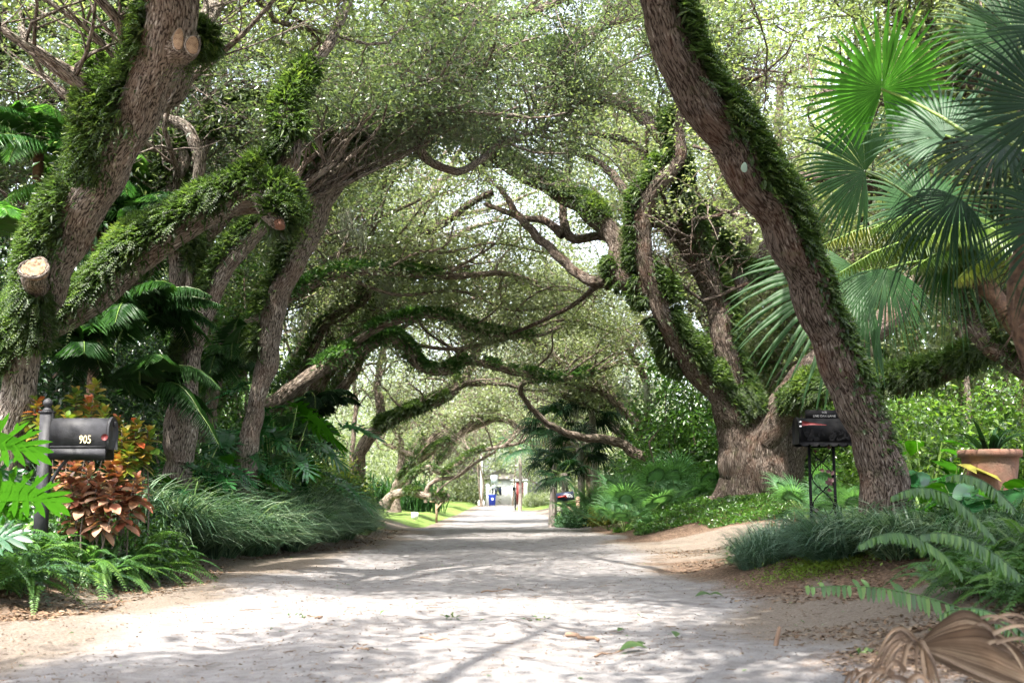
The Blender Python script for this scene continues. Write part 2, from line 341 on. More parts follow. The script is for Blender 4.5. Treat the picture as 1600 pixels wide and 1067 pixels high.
at_ = nt.nodes.new('ShaderNodeAttribute'); at_.attribute_name = 'bc'; ln_ = nt.nodes.new('ShaderNodeVectorMath'); ln_.operation = 'LENGTH'; nt.links.new(at_.outputs['Vector'], ln_.inputs[0])
n_ = nt.nodes.new('ShaderNodeTexNoise'); n_.inputs['Scale'].default_value = 30; n_.inputs['Detail'].default_value = 6; nt.links.new(at_.outputs['Vector'], n_.inputs[0])
ma_ = nt.nodes.new('ShaderNodeMath'); ma_.operation = 'MULTIPLY_ADD'; ma_.inputs[1].default_value = .012; nt.links.new(n_.outputs[0], ma_.inputs[0]); nt.links.new(ln_.outputs['Value'], ma_.inputs[2])
mu_ = nt.nodes.new('ShaderNodeMath'); mu_.operation = 'MULTIPLY'; mu_.inputs[1].default_value = 620; nt.links.new(ma_.outputs[0], mu_.inputs[0])
si_ = nt.nodes.new('ShaderNodeMath'); si_.operation = 'SINE'; nt.links.new(mu_.outputs[0], si_.inputs[0])
ad_ = nt.nodes.new('ShaderNodeMath'); ad_.operation = 'MULTIPLY_ADD'; ad_.inputs[1].default_value = .14; nt.links.new(si_.outputs[0], ad_.inputs[0]); nt.links.new(n_.outputs[0], ad_.inputs[2])
r_ = ramp(nt, ad_.outputs[0], [(.25, (.08, .04, .02)), (.48, (.21, .13, .075)), (.75, (.30, .20, .12))]); p_ = nt.nodes.new('ShaderNodeBsdfPrincipled'); p_.inputs['Roughness'].default_value = .85; nt.links.new(r_.outputs[0], p_.inputs['Base Color']); nt.links.new(p_.outputs[0], out.inputs[0])
M['moss_air'] = leafmat('spanish_moss', [(.22, .25, .18), (.32, .34, .26)], .3, .8, .1, .7, 4)

def groundmat(name, mode):
    m, nt, out = mat_new(name); L = nt.links
    tc = nt.nodes.new('ShaderNodeTexCoord')
    def noise(s, d=6, off=0, dist=0):
        n = nt.nodes.new('ShaderNodeTexNoise'); n.inputs['Scale'].default_value = s; n.inputs['Detail'].default_value = d; n.inputs['Roughness'].default_value = .65; n.inputs['Distortion'].default_value = dist
        o = nt.nodes.new('ShaderNodeVectorMath'); o.operation = 'ADD'; o.inputs[1].default_value = (off, off*.7, 0); L.new(tc.outputs['Object'], o.inputs[0]); L.new(o.outputs[0], n.inputs[0]); return n
    def mix(f, a, b, t='MIX'):
        x = nt.nodes.new('ShaderNodeMixRGB'); x.blend_type = t
        if isinstance(f, float): x.inputs[0].default_value = f
        else: L.new(f, x.inputs[0])
        for i, s in ((1, a), (2, b)):
            if isinstance(s, tuple): x.inputs[i].default_value = (*s, 1)
            else: L.new(s, x.inputs[i])
        return x.outputs[0]
    z = nt.nodes.new('ShaderNodeAttribute'); z.attribute_name = 'bc'
    sp = nt.nodes.new('ShaderNodeSeparateXYZ'); L.new(z.outputs['Vector'], sp.inputs[0])   # x tan, y mulch, z grass
    fine = noise(55, 8); mid = noise(7, 6, 5); big = noise(1.3, 5, 9, .6)
    sand = ramp(nt, mid.outputs[0], [(.3, (.125, .114, .112)), (.48, (.195, .184, .182)), (.70, (.25, .239, .237))])
    tan = ramp(nt, fine.outputs[0], [(.3, (.075, .058, .046)), (.5, (.145, .119, .097)), (.7, (.22, .19, .16))])
    mul = ramp(nt, noise(38, 8, 21).outputs[0], [(.32, (.035, .022, .015)), (.5, (.10, .065, .045)), (.68, (.24, .17, .125))])
    gr = ramp(nt, noise(22, 8, 3).outputs[0], [(.3, (.045, .075, .02)), (.5, (.10, .155, .035)), (.7, (.18, .24, .06))])
    def msk(chan, amp=.9, lo=.42, hi=.62):
        a = nt.nodes.new('ShaderNodeMath'); a.operation = 'MULTIPLY_ADD'; a.inputs[1].default_value = amp; L.new(big.outputs[0], a.inputs[0])
        s = nt.nodes.new('ShaderNodeMath'); s.operation = 'ADD'; s.inputs[1].default_value = -amp*.5; L.new(chan, s.inputs[0]); L.new(s.outputs[0], a.inputs[2])
        f = nt.nodes.new('ShaderNodeMath'); f.operation = 'MULTIPLY_ADD'; f.inputs[1].default_value = .5; L.new(fine.outputs[0], f.inputs[0]);
        s2 = nt.nodes.new('ShaderNodeMath'); s2.operation = 'ADD'; s2.inputs[1].default_value = -.25; L.new(a.outputs[0], s2.inputs[0]); L.new(s2.outputs[0], f.inputs[2])
        return ramp(nt, f.outputs[0], [(lo, (0, 0, 0)), (hi, (1, 1, 1))]).outputs[0]
    c = mix(msk(sp.outputs[0], .9, .3, .8), sand.outputs[0], tan.outputs[0])
    # dark specks and stains of fine debris
    sk = noise(90, 3, 33); ss = ramp(nt, sk.outputs[0], [(.58, (0, 0, 0)), (.72, (1, 1, 1))])
    st = ramp(nt, noise(2.4, 8, 40, 1.0).outputs[0], [(.48, (0, 0, 0)), (.72, (1, 1, 1))])
    c = mix(mix(1.0, ss.outputs[0], (.75, .75, .75), 'MULTIPLY'), c, (.06, .045, .035))
    c = mix(mix(1.0, st.outputs[0], (.42, .42, .42), 'MULTIPLY'), c, (.12, .10, .088))
    c = mix(msk(sp.outputs[1], .8), c, mul.outputs[0])
    c = mix(msk(sp.outputs[2], .4), c, gr.outputs[0])
    p = nt.nodes.new('ShaderNodeBsdfPrincipled'); p.inputs['Roughness'].default_value = .95; p.inputs['Specular IOR Level'].default_value = .15
    L.new(c, p.inputs['Base Color'])
    b = nt.nodes.new('ShaderNodeBump'); b.inputs['Strength'].default_value = .7; b.inputs['Distance'].default_value = .02
    hh = nt.nodes.new('ShaderNodeMath'); hh.operation = 'ADD'; L.new(fine.outputs[0], hh.inputs[0]); L.new(mid.outputs[0], hh.inputs[1]); L.new(hh.outputs[0], b.inputs['Height']); L.new(b.outputs[0], p.inputs['Normal'])
    L.new(p.outputs[0], out.inputs[0]); return m
M['ground'] = groundmat('ground', 0)

# ------------------------------------------------------------------ terrain
def xc(y): return -.45-.007*y
def G(x, y, fine=True):
    x = np.asarray(x, float); y = np.asarray(y, float)
    z = -.36*sm((y-21)/20)+.16*sm((y-60)/40)
    ledge = np.interp(y, [0, 6, 11, 14, 17, 20, 26, 34, 60, 200], [-2.9, -2.9, -3.0, -2.9, -2.3, -2.3, -2.6, -2.9, -3.0, -3.0])
    z = z+.26*sm((ledge-x)/1.1)+.15*sm((ledge-1.2-x)/2)
    red = np.interp(y, [0, 5, 8, 11, 13, 16, 18, 22, 30, 60, 200], [1.5, 1.5, 1.5, 1.5, 2.0, 2.2, 1.9, 1.6, 1.3, 1.3, 1.3])
    z = z+.30*sm((x-red)/2.2)
    z = z+.42*np.exp(-(((x-4.6)/2.0)**2+((y-20.2)/1.9)**2)**1.5)
    z = z+.16*np.exp(-(((x-3.0)/1.1)**2+((y-9.6)/1.4)**2)**1.5)+.07*np.exp(-(((x-2.3)/.8)**2+((y-5.0)/.6)**2))
    if fine:
        p = np.stack([x, y, 0*x], -1)
        z = z+.020*noise3(p, .9)+.008*noise3(p+9, 3.5)+.0035*noise3(p+3, 14)
        z = z-.02*np.exp(-((x-xc(y)-.9)/.3)**2)-.02*np.exp(-((x-xc(y)+.9)/.3)**2)
    return z
def g1(x, y): return float(G(np.array([x]), np.array([y]))[0])
def terrain():
    ys = [-12.]; 
    while ys[-1] < 240:
        y = ys[-1]; ys.append(y+(.5 if y < 2 else .045*max(1, abs(y-2)/4)))
    ys = np.array(ys)
    a = np.concatenate([np.linspace(0, 6, 130), 6+np.cumsum(np.linspace(.08, 6, 55))]); xs = np.concatenate([-a[::-1][:-1], a])
    X, Y = np.meshgrid(xs, ys, indexing='ij'); Z = G(X, Y)
    ledge = np.interp(Y, [0, 6, 11, 14, 17, 20, 26, 34, 60, 200], [-2.9, -2.9, -3.0, -2.9, -2.3, -2.3, -2.6, -2.9, -3.0, -3.0])
    # zones: tan sand on the verges, mulch on the banks, grass patches
    wob = .35*noise3(np.stack([X, Y, 0*X], -1), .7)
    tan = sm((ledge+1.2-X+wob)/1.0)+sm((X-.9+wob-np.interp(Y, [0, 6, 12, 20, 30], [.3, 0, .2, .3, .2]))/1.0)
    mul = sm((ledge-.4-X+wob)/.5)*1.0
    mul = np.maximum(mul, sm((X-2.1+wob*.6)/.35)*sm((Y-7.2+wob*.5)/.3)*sm((13-Y)/1.0))
    mul = np.maximum(mul, .85*np.exp(-(((X-2.6)/1.7)**2+((Y-4.9)/.75)**2)**1.2))
    mul = np.maximum(mul, sm((X-1.6+wob)/.5)*sm((Y-17.2)/.6)*sm((34-Y)/3))
    mul = np.maximum(mul, sm((X-6)/1)); 
    mul = np.maximum(mul, .62*np.exp(-((X-1.9)/.8)**2)*sm((Y-6.5)/2)*sm((15-Y)/3))
    mul = np.maximum(mul, .55*np.exp(-((X-ledge+.1)/.5)**2)*sm((9-Y)/2))  # darkens the overlit near left edge by mulch colour, in place of shade
    gs = sm((ledge+.1-X)/.3)*sm((Y-34)/1.5)+sm((ledge-.1-X)/.3)*sm((Y-19)/1)*sm((27-Y)/2)*.8
    gs = gs+sm((X-1.9)/.4)*sm((Y-26)/2)*sm((60-Y)/2)*.9+sm((X-.2-.02*(Y-90))/.5)*sm((Y-74)/1)
    gs = np.clip(gs, 0, 1.2); mul = mul*(1-sm(gs*1.5))
    zone = np.stack([np.clip(tan, 0, 1), np.clip(mul, 0, 1.1), gs], -1)
    nx, ny = X.shape; V = np.stack([X, Y, Z], -1).reshape(-1, 3); ZN = zone.reshape(-1, 3)
    i, j = np.meshgrid(np.arange(nx-1), np.arange(ny-1), indexing='ij')
    f = np.stack([i*ny+j, (i+1)*ny+j, (i+1)*ny+j+1, i*ny+j+1], -1).reshape(-1, 4)
    cx = V[f].mean(1); zz = ZN[f].mean(1)
    road = (np.abs(cx[:, 0]-xc(cx[:, 1])) < 2.3); lawn = (~road) & (zz[:, 2] > .55)
    for nm, mk in (('road', road), ('lawn', lawn), ('ground', ~road & ~lawn)):
        ff = f[mk]; u, inv = np.unique(ff, return_inverse=True)
        mb = MB(); mb.add(V[u], inv.reshape(-1, 4), None, ZN[u]); o = mb.build(nm, M['ground'], smooth=True)
        tag(o, {'road': 'pale sandy unpaved lane strewn with debris', 'lawn': 'bright mown grass beside the lane', 'ground': 'banks of mulch and tan sand under the trees'}[nm], None, None, 'structure')
terrain()

# ------------------------------------------------------------------ canopy tools
def ceil_z(p):
    y = p[..., 1]; dx = np.abs(p[..., 0]-xc(y))
    c = np.interp(y, [0, 6, 12, 16, 20, 30, 45, 60, 100], [5.2, 5.2, 5.2, 5.6, 5.2, 4.0, 3.7, 3.5, 3.4])
    return c-.075*np.clip(dx, 0, 6)**2
class Tree:
    def __init__(s, base, label, bark='bark', leaf='oak', name='live_oak'):
        s.root = thing(name, label, 'tree', tuple(base)); s.tr = MB(); s.lf = MB(); s.fn = MB(); s.limbs = []
        s.bark = bark; s.leaf = leaf; s.tw = MB(); s.extra = []; s.ws = .8; s.zmin = -9; s.hi = 9.5
    def limb(s, pts, fork=True, sides=None, lump=.09, base_flare=0, grow=True, tip=True, world=False, ridge=0):
        if world: w = np.array([p[:3] for p in pts]); r = np.array([p[3] for p in pts])
        else:
            w = []; r = []
            for px, py, Y, wp in pts:
                q, t = P(px, py, Y); w.append(q); r.append(wp/2*t/F*s.ws)
            w = np.array(w); r = np.array(r)
        step = .035 if ridge else max(.03, min(.12, r.mean()*.45)); q, rr = catmull(w, r, step)
        wg = noise3(q*1.0+len(s.limbs)*3.1, 1.6/max(r.mean()*3, .35))[:, None]*np.array([.5, .3, .4])*rr[:, None]*.35
        q = q+wg*sm(np.arange(len(q))/6)[:, None]
        if base_flare:
            d = np.concatenate([[0], np.cumsum(np.linalg.norm(np.diff(q, axis=0), axis=1))]); rr = rr*(1+base_flare*np.exp(-d/.28))
        sd = sides or (84 if ridge else 26 if r.mean() > .12 else 16 if r.mean() > .05 else 9)
        tube(s.tr, q, rr, sd, lump, seed=len(s.limbs)+s.root.location.x*3.3, tip=tip, ridge=ridge)
        if grow: s.limbs.append((q, rr))
        return q, rr
    def fern(s, q, rr, t0=0, t1=1, d=(0, 0, 1), n=4000, th=.1, spread=.9, L=(.08, .14), w=.2, hang=.3):
        d = np.asarray(d, float); T, N, B = frames(q); K = len(q)
        # patchy cover along the limb
        tt = rng.uniform(t0, t1, n*2); ii = (tt*(K-1)).astype(int); c = q[ii]
        dens = .6+.5*noise3(c, 2.2)+.35*noise3(c+5, 6)
        e = np.minimum((tt-t0)/max(.07*(t1-t0), 1e-3), 1)*np.minimum((t1-tt)/max(.07*(t1-t0), 1e-3), 1)
        keep = rng.random(n*2) < dens*e; ii = ii[keep][:n]; m = len(ii)
        c = q[ii]+T[ii]*rng.uniform(-.5, .5, (m, 1))*np.linalg.norm(q[1]-q[0]); Tm = T[ii]
        dp = nz(d-Tm*(Tm@d)[:, None]); sp = np.cross(Tm, dp)
        a = rng.normal(size=m)*spread; nn = dp*np.cos(a)[:, None]+sp*np.sin(a)[:, None]
        thick = th*(.75+.45*noise3(c+2, 3.3))*np.clip(np.cos(a*.55), .2, 1)
        off = rng.random(m)**.8*np.clip(thick, .01, None)
        b = c+nn*(rr[ii]*.97+off)[:, None]
        D = nn*.9+rand(m)*.42+np.array([0, 0, -hang])*(rng.random((m, 1))*1.4)+np.array([0, 0, .25])
        LL = rng.uniform(*L, m)
        kf = m//16; pf = b[:kf]-nn[:kf]*off[:kf, None]*.5; fronds(s.fn, None, pf, nn[:kf]+np.array([0, 0, .35])+rand(kf)*.35, rng.uniform(1.1, 2.2, kf)*L[1], .7, 9, L[1]*.34, L[1]*.12, ldroop=.3)
        kites(s.fn, b, D, nz(np.array([0, -.3, 1])+rand(m)*.45+nn*.3), LL, LL*w*rng.uniform(.8, 1.4, m), .18, .22, np.clip(rng.random(m)*.6+off/max(th, .01)*.35, 0, 1))
    def sprout(s, src, n, L, K=8, r0=.4, t0=.35, up=.25, wig=.35, out=.8, minr=.008, constrain=True, seedlean=(0, 0, 0)):
        """child branches grown from the limbs in src; returns list of (pts, radii)"""
        res = []; wts = np.array([len(q)*np.mean(r)**.3*np.linalg.norm(q[-1]-q[0]) for q, r in src]); wts = wts/wts.sum()
        idx = rng.choice(len(src), n, p=wts)
        St = np.zeros((n, 3)); T = np.zeros((n, 3)); R0 = np.zeros(n)
        for k, i in enumerate(idx):
            q, r = src[i]; t = rng.uniform(t0, 1); j = min(int(t*(len(q)-1)), len(q)-2); St[k] = q[j]; T[k] = q[j+1]-q[j]; R0[k] = min(r[j]*r0, .045 if L[1] > 1.8 else .02)
        T = nz(T); R0 = np.maximum(R0, minr); LL = rng.uniform(L[0], L[1], n)
        D = T*.5+nz(rand(n))*out+np.array([0, 0, up])+np.asarray(seedlean); D = nz(D)
        Pn = np.zeros((n, K, 3)); Pn[:, 0] = St; d = D; tw = rand(n)*wig*.5
        for k in range(1, K):
            tw = tw*.5+rand(n)*wig; d = nz(d+tw+np.array([0, 0, .03]))
            Pn[:, k] = Pn[:, k-1]+d*(LL/(K-1))[:, None]
            if constrain:
                lo = ceil_z(Pn[:, k])+.1; hi = s.hi
                z = Pn[:, k, 2]; z = np.where(z < lo, np.minimum(lo, Pn[:, k-1, 2]+.28*LL/(K-1)*2), z)
                z = np.where(z > hi, hi-.1*(z-hi), z); Pn[:, k, 2] = z
        s_ = np.linspace(0, 1, K)[None]; R = R0[:, None]*(1-.75*s_)
        return Pn, R
    def canopy(s, n1=30, n2=160, n3=0, leaves=30000, L1=(1.5, 3.5), L2=(.6, 1.5), lsize=.07, lratio=.45, crad=.34, up=.3, src=None, t0=.35, lean=(0, 0, 0), constrain=True, zflat=.55):
        src = src or s.limbs
        P1, R1 = s.sprout(src, n1, L1, 10, .5, t0, up, .30, .8, .02, constrain, lean); batch_tubes(s.tr, P1, R1, 7)
        a1 = list(zip(P1, R1))
        P2, R2 = s.sprout(a1, n2, L2, 7, .55, .15, .18, .4, .9, .008, constrain); batch_tubes(s.tr, P2, R2, 4)
        a2 = list(zip(P2, R2))
        P3, R3 = s.sprout(a2, n2*3, (.3, .75), 5, .55, .1, .15, .45, 1.0, .004, constrain); batch_tubes(s.tw, P3, R3, 3)
        pts = np.concatenate([P3[:, 1:].reshape(-1, 3), P2[:, 3:].reshape(-1, 3)])
        s.leafy(pts, leaves, lsize, lratio, crad, constrain, zflat)
    def leafy(s, pts, leaves, lsize=.07, lratio=.45, crad=.3, constrain=True, zflat=.55):
        i = rng.integers(0, len(pts), leaves)
        c = pts[i]+rand(leaves)*np.array([crad, crad, crad*zflat])*.62
        c = c+0
        keep = noise3(c, 1.5) > -.75
        if constrain: keep &= c[:, 2] > np.maximum(ceil_z(c)-.25, s.zmin-.25*np.abs(c[:, 0]-4.5))
        lx = c[:, 0]+.24*c[:, 2]; ly = c[:, 1]+.52*c[:, 2]      # most leaves that would shade the far lane and lawn dropped for light
        keep &= ~((ly > 33) & (ly < 100) & (lx-xc(ly) < 3.2) & (lx-xc(ly) > -5.5) & (rng.random(len(c)) < .7))
        c = c[keep]; m = len(c)
        D = rand(m)*np.array([1, 1, .55])+np.array([0, 0, -.1]); N = rand(m)*.55+np.array([0, 0, 1.])
        LL = lsize*rng.uniform(.7, 1.3, m)
        kites(s.lf, c, D, N, LL, LL*lratio*rng.uniform(.8, 1.2, m), .2, .1)
    def done(s, fern='fern_moss'):
        s.tr.build('trunk', M[s.bark], s.root, smooth=True)
        if s.tw.v: s.tw.build('twigs', M['twig'], s.root)
        if s.lf.v: s.lf.build('crown', M[s.leaf], s.root)
        if s.fn.v: s.fn.build('fern_cover', M[fern], s.root)
        return s.root
def base(x, y): return (x, y, g1(x, y)-.05)

# ---- T1: leaning oak at far left, sawn limbs
b = at(10, 700, 9.3); b[2] = g1(b[0], b[1])
t1 = Tree(b, 'near left leaning oak with two pale saw cuts high up, round sawn stub below', 'bark_grey')
t1.ws = .66
q, r = t1.limb([(5, 860, 9.6, 92), (12, 700, 9.5, 82), (32, 600, 9.4, 72), (48, 520, 9.3, 70), (78, 440, 9.1, 84), (122, 350, 8.8, 92), (165, 275, 8.4, 92), (203, 195, 8.0, 98), (238, 115, 7.6, 108), (262, 40, 7.2, 112), (262, -70, 6.8, 105), (235, -220, 6.4, 90), (180, -420, 6.0, 70)], base_flare=.3, ridge=.008, lump=.07)
t1.fern(q, r, .22, .66, (-1, -.25, .45), 42000, .20, .55, (.05, .11))
t1.fern(q, r, .5, .8, (-1, .05, .6), 10000, .09, .45, (.05, .10))
q2, r2 = t1.limb([(62, 540, 9.2, 54), (57, 485, 9.05, 60), (55, 450, 8.9, 56), (53, 420, 8.5, 52)], tip=False, grow=False, lump=.05)
t1.fern(q2, r2, 0, .62, (-.6, -.6, .2), 3200, .07, 1.3, (.05, .10))
c = MB(); T_ = nz(np.array([0.05, -.90, .42])); 
def disc(mb, c, n, r, ry=None, sides=22, th=.02, rim=None):
    n = nz(np.asarray(n, float)); a = nz(np.cross(n, [0, .1, 1])); b_ = np.cross(n, a); ry = ry or r
    thh = np.linspace(0, 2*PI, sides, endpoint=False); wob = 1+.05*np.sin(thh*3+1)
    ring = a*(r*wob*np.cos(thh))[:, None]+b_*(ry*wob*np.sin(thh))[:, None]
    v = np.vstack([c+ring-n*th*3, c+ring, c+ring*.86+n*th*.15, [c+n*th*.2]]); j = np.arange(sides); j2 = (j+1) % sides
    b2 = np.vstack([ring, ring, ring*.86, [[0, 0, 0]]])+.002
    mb.add(v, [np.stack([j, j2, j2+sides, j+sides], -1), np.stack([j+sides, j2+sides, j2+2*sides, j+2*sides], -1), np.stack([j+2*sides, j2+2*sides, np.full(sides, 3*sides)], -1)], None, b2)
    if rim is not None:
        k_ = np.concatenate([ring, ring[:3]])*1.06+c-n*th*.6; tube(rim.tr, k_, np.full(len(k_), r*.16)*(1+.25*np.sin(np.arange(len(k_))*1.3)), 8, .25, 3)
disc(c, at(53, 418, 8.47), T_, .100, .085, rim=t1); c.build('sawn_end', M['cut'], t1.root)
# collar with the two pale cuts near the top
t1.limb([(258, 80, 7.45, 96), (284, 68, 7.3, 92), (300, 63, 7.18, 60)], grow=False, lump=.12, sides=18)
c = MB(); disc(c, at(279, 62, 7.02), (.25, -1, .1), .034, .08, th=.012, rim=t1); c.build('sawn_end', M['cut'], t1.root)
c = MB(); disc(c, at(301, 71, 7.03), (.55, -1, -.05), .042, .062, th=.012, rim=t1); c.build('sawn_end', M['cut'], t1.root)
q3, r3 = t1.limb([(285, 60, 7.5, 60), (318, 64, 7.5, 44), (334, 62, 7.55, 30)], grow=False)
t1.fern(q3, r3, .1, 1, (1, -.2, .2), 3500, .06, 1.6, (.06, .11))
# dark limb curving behind, grey upper limb
t1.limb([(262, 20, 7.9, 70), (290, 90, 8.4, 44), (282, 140, 8.6, 40), (255, 165, 8.8, 34), (225, 180, 9.0, 26)], lump=.1)
t1.limb([(270, 60, 7.6, 60), (318, 35, 8.2, 40), (350, -10, 8.8, 38), (392, -60, 9.4, 34), (460, -150, 10, 28)])
t1.limb([(262, -70, 6.8, 80), (330, -200, 7.5, 60), (450, -330, 8.4, 40), (600, -430, 9.5, 30)])
# fern-clad stem left of the top
q4, r4 = t1.limb([(182, 230, 9.0, 30), (165, 130, 9.2, 34), (176, 40, 9.3, 34), (196, -60, 9.4, 32), (210, -160, 9.5, 26)])
t1.fern(q4, r4, .2, .9, (-.3, -1, .3), 15000, .20, 1.3, (.08, .14))
t1.canopy(34, 190, 0, 30000, t0=.55, lsize=.062, L1=(1.2, 3.0))
t1.done()

# ---- T2: fern-clad limb sweeping from lower left
b = at(-70, 700, 10.6); b[2] = g1(b[0], b[1])
t2 = Tree(b, 'oak with thick fern covered limb sweeping up from the left edge to a broken knob', 'bark_grey')
q, r = t2.limb([(-110, 860, 10.8, 110), (-90, 700, 10.7, 90), (-60, 590, 10.5, 80), (30, 530, 10.3, 62), (130, 480, 10.1, 62), (215, 405, 9.9, 62), (290, 352, 9.7, 62), (360, 312, 9.6, 60), (415, 290, 9.5, 56), (445, 262, 9.45, 44), (458, 225, 9.4, 34), (450, 180, 9.4, 30), (470, 130, 9.6, 24), (520, 60, 9.9, 20), (560, -40, 10.3, 16)], base_flare=.3, lump=.07)
t2.fern(q, r, .2, .74, (-.25, -.35, 1), 42000, .13, .66, (.06, .12), hang=.6)
t2.fern(q, r, .72, .84, (0, -.6, .8), 3500, .07, 1.8, (.06, .12))
q, r = t2.limb([(412, 288, 9.4, 56), (420, 318, 9.15, 52), (432, 345, 9.0, 34), (438, 352, 8.95, 24)], grow=False, lump=.14)
t2.fern(q, r, .25, .95, (1, -.2, -.1), 4500, .10, .7, (.09, .16), hang=.5)
c = MB(); disc(c, at(438, 355, 8.92), (.25, -.4, -.8), .045, .035, th=.02); c.build('broken_end', plain('broken_wood', (.13, .055, .03), .8, bump=.6, col2=(.12, .05, .03), cs=20), t2.root)
t2.limb([(320, 330, 9.8, 40), (420, 320, 9.75, 26), (440, 305, 9.7, 20)], grow=False)
t2.done()

# ---- T3: twin-stemmed oak
b = at(282, 700, 13); b[2] = g1(b[0], b[1])
t3 = Tree(b, 'twin stemmed oak behind the red crotons, one stem upright and one leaning right', 'bark_grey', 'oak_cool')
t3.ws = .62
t3.limb([(270, 800, 13.1, 70), (275, 700, 13, 62), (284, 620, 13, 58), (290, 560, 12.95, 50), (283, 480, 12.9, 46), (278, 410, 12.8, 40), (274, 350, 12.8, 38), (268, 300, 12.8, 36), (285, 250, 12.8, 40), (268, 190, 12.9, 34), (300, 110, 13, 30), (330, 20, 13.2, 26), (380, -80, 13.5, 22)], base_flare=.3)
q, r = t3.limb([(285, 720, 12.95, 54), (294, 620, 12.85, 52), (303, 550, 12.8, 44), (325, 480, 12.7, 42), (358, 415, 12.6, 42), (400, 365, 12.5, 42), (440, 320, 12.4, 40), (480, 280, 12.4, 36), (520, 238, 12.5, 32), (545, 170, 12.6, 28), (560, 100, 12.8, 22)])
t3.fern(q, r, .2, .86, (-1, 0, .6), 20000, .13, .55, (.06, .12))
q, r = t3.limb([(292, 560, 12.8, 30), (296, 480, 12.7, 26), (300, 400, 12.7, 24), (298, 330, 12.7, 20)], grow=False)
t3.fern(q, r, .1, 1, (.9, -.5, .2), 6000, .08, .8, (.07, .12))
# grey limb hooking over
t3.limb([(235, 178, 12.2, 16), (262, 186, 12.2, 22), (290, 196, 12.2, 28), (305, 222, 12.2, 30), (313, 262, 12.3, 28), (300, 320, 12.5, 26)][::-1], lump=.14)
q, r = t3.limb([(262, 300, 12.9, 44), (270, 260, 12.9, 50), (262, 225, 12.9, 40), (290, 250, 12.8, 30)], grow=False)
t3.fern(q, r, 0, 1, (-.6, -.6, .6), 5000, .10, 1.2, (.08, .13))
q, r = t3.limb([(300, 265, 12.9, 34), (330, 210, 13, 34), (355, 175, 13.1, 36), (400, 160, 13.2, 34), (450, 155, 13.4, 30), (520, 140, 13.6, 26), (620, 100, 14, 20)])
t3.fern(q, r, .1, .6, (-.3, -.3, 1), 6000, .09, .8, (.07, .12))
q, r = t3.limb([(310, 385, 13.4, 22), (350, 345, 13.5, 26), (385, 300, 13.6, 24), (420, 250, 13.8, 20)], grow=False)
t3.canopy(46, 330, 0, 48000, t0=.5, lsize=.065, L1=(1.4, 3.2), up=.25)
t3.done()

# ---- T4: curved oak with knee
b = at(385, 745, 14.2); b[2] = g1(b[0], b[1])
t4 = Tree(b, 'curved oak with a knobbly knee, leaning right over the grass border', 'bark_grey', 'oak_cool')
t4.ws = .74
q, r = t4.limb([(383, 800, 14.3, 52), (385, 740, 14.2, 46), (390, 670, 14.1, 42), (402, 615, 14, 36), (415, 570, 14, 48), (420, 530, 13.9, 50), (432, 470, 13.8, 48), (460, 410, 13.7, 48), (490, 350, 13.6, 48), (515, 295, 13.5, 50), (545, 245, 13.5, 48), (580, 215, 13.6, 42), (625, 198, 13.8, 34), (655, 165, 14, 32), (680, 120, 14.3, 28), (690, 60, 14.6, 22)], base_flare=.25)
t4.fern(q, r, .27, .62, (-1, 0, .4), 13000, .12, .5, (.06, .12))
t4.fern(q, r, .6, .85, (-.4, -.2, 1), 9000, .11, .8, (.06, .12))
q, r = t4.limb([(545, 240, 13.5, 36), (535, 205, 13.4, 28), (530, 160, 13.3, 22), (520, 120, 13.3, 14)], grow=False)
t4.fern(q, r, .1, .9, (0, -.7, .7), 5000, .08, 1.4, (.06, .11))
t4.limb([(650, 180, 14, 26), (655, 225, 14.2, 22), (672, 252, 14.4, 18), (715, 268, 14.6, 17), (752, 250, 14.9, 15), (785, 222, 15.3, 14), (840, 205, 15.8, 11), (900, 170, 16.4, 8)])
t4.limb([(600, 205, 13.7, 26), (612, 170, 13.5, 15), (608, 120, 13.3, 10), (590, 80, 13.2, 6)])
t4.limb([(690, 95, 14.4, 28), (760, 40, 14.6, 22), (840, 15, 14.8, 18), (920, -20, 15, 14)])
t4.canopy(60, 480, 0, 80000, t0=.55, lsize=.062, L1=(1.3, 3.0), up=.3)
t4.done()

# ---- T4b: low fern limb further left (behind T4)
b = at(300, 690, 18); b[2] = g1(b[0], b[1])
t4b = Tree(b, 'oak whose long low limbs cross the lane beyond the grass border, tops ferny', 'bark_far', 'oak_pale')
t4b.ws = .6
q, r = t4b.limb([(300, 800, 18.4, 50), (320, 700, 18.3, 44), (330, 620, 18.2, 40), (350, 545, 18, 34), (400, 500, 18, 32), (450, 465, 18.5, 28), (530, 428, 19, 24), (610, 425, 20, 22), (700, 432, 21, 18), (790, 428, 22, 14), (860, 450, 23, 10)])
t4b.fern(q, r, .3, .8, (-.3, -.1, 1), 6000, .09, .8, (.09, .14))
q, r = t4b.limb([(380, 660, 21, 50), (430, 630, 21, 46), (480, 590, 21, 40), (540, 555, 21.3, 36), (600, 528, 21.6, 32), (635, 540, 22, 28), (660, 575, 22.3, 24), (700, 580, 22.8, 22), (735, 565, 23.4, 20), (800, 580, 24, 18), (870, 592, 25, 15), (940, 578, 26, 13), (975, 560, 27, 10)])
t4b.fern(q, r, .15, .9, (-.2, -.2, 1), 12000, .06, .8, (.1, .16))
q, r = t4b.limb([(540, 545, 21.4, 22), (600, 508, 21, 20), (680, 492, 21.4, 18), (740, 515, 22, 16), (830, 525, 23, 12), (900, 500, 24, 9)])
t4b.fern(q, r, .1, .8, (-.2, -.2, 1), 5000, .07, .8, (.1, .15))
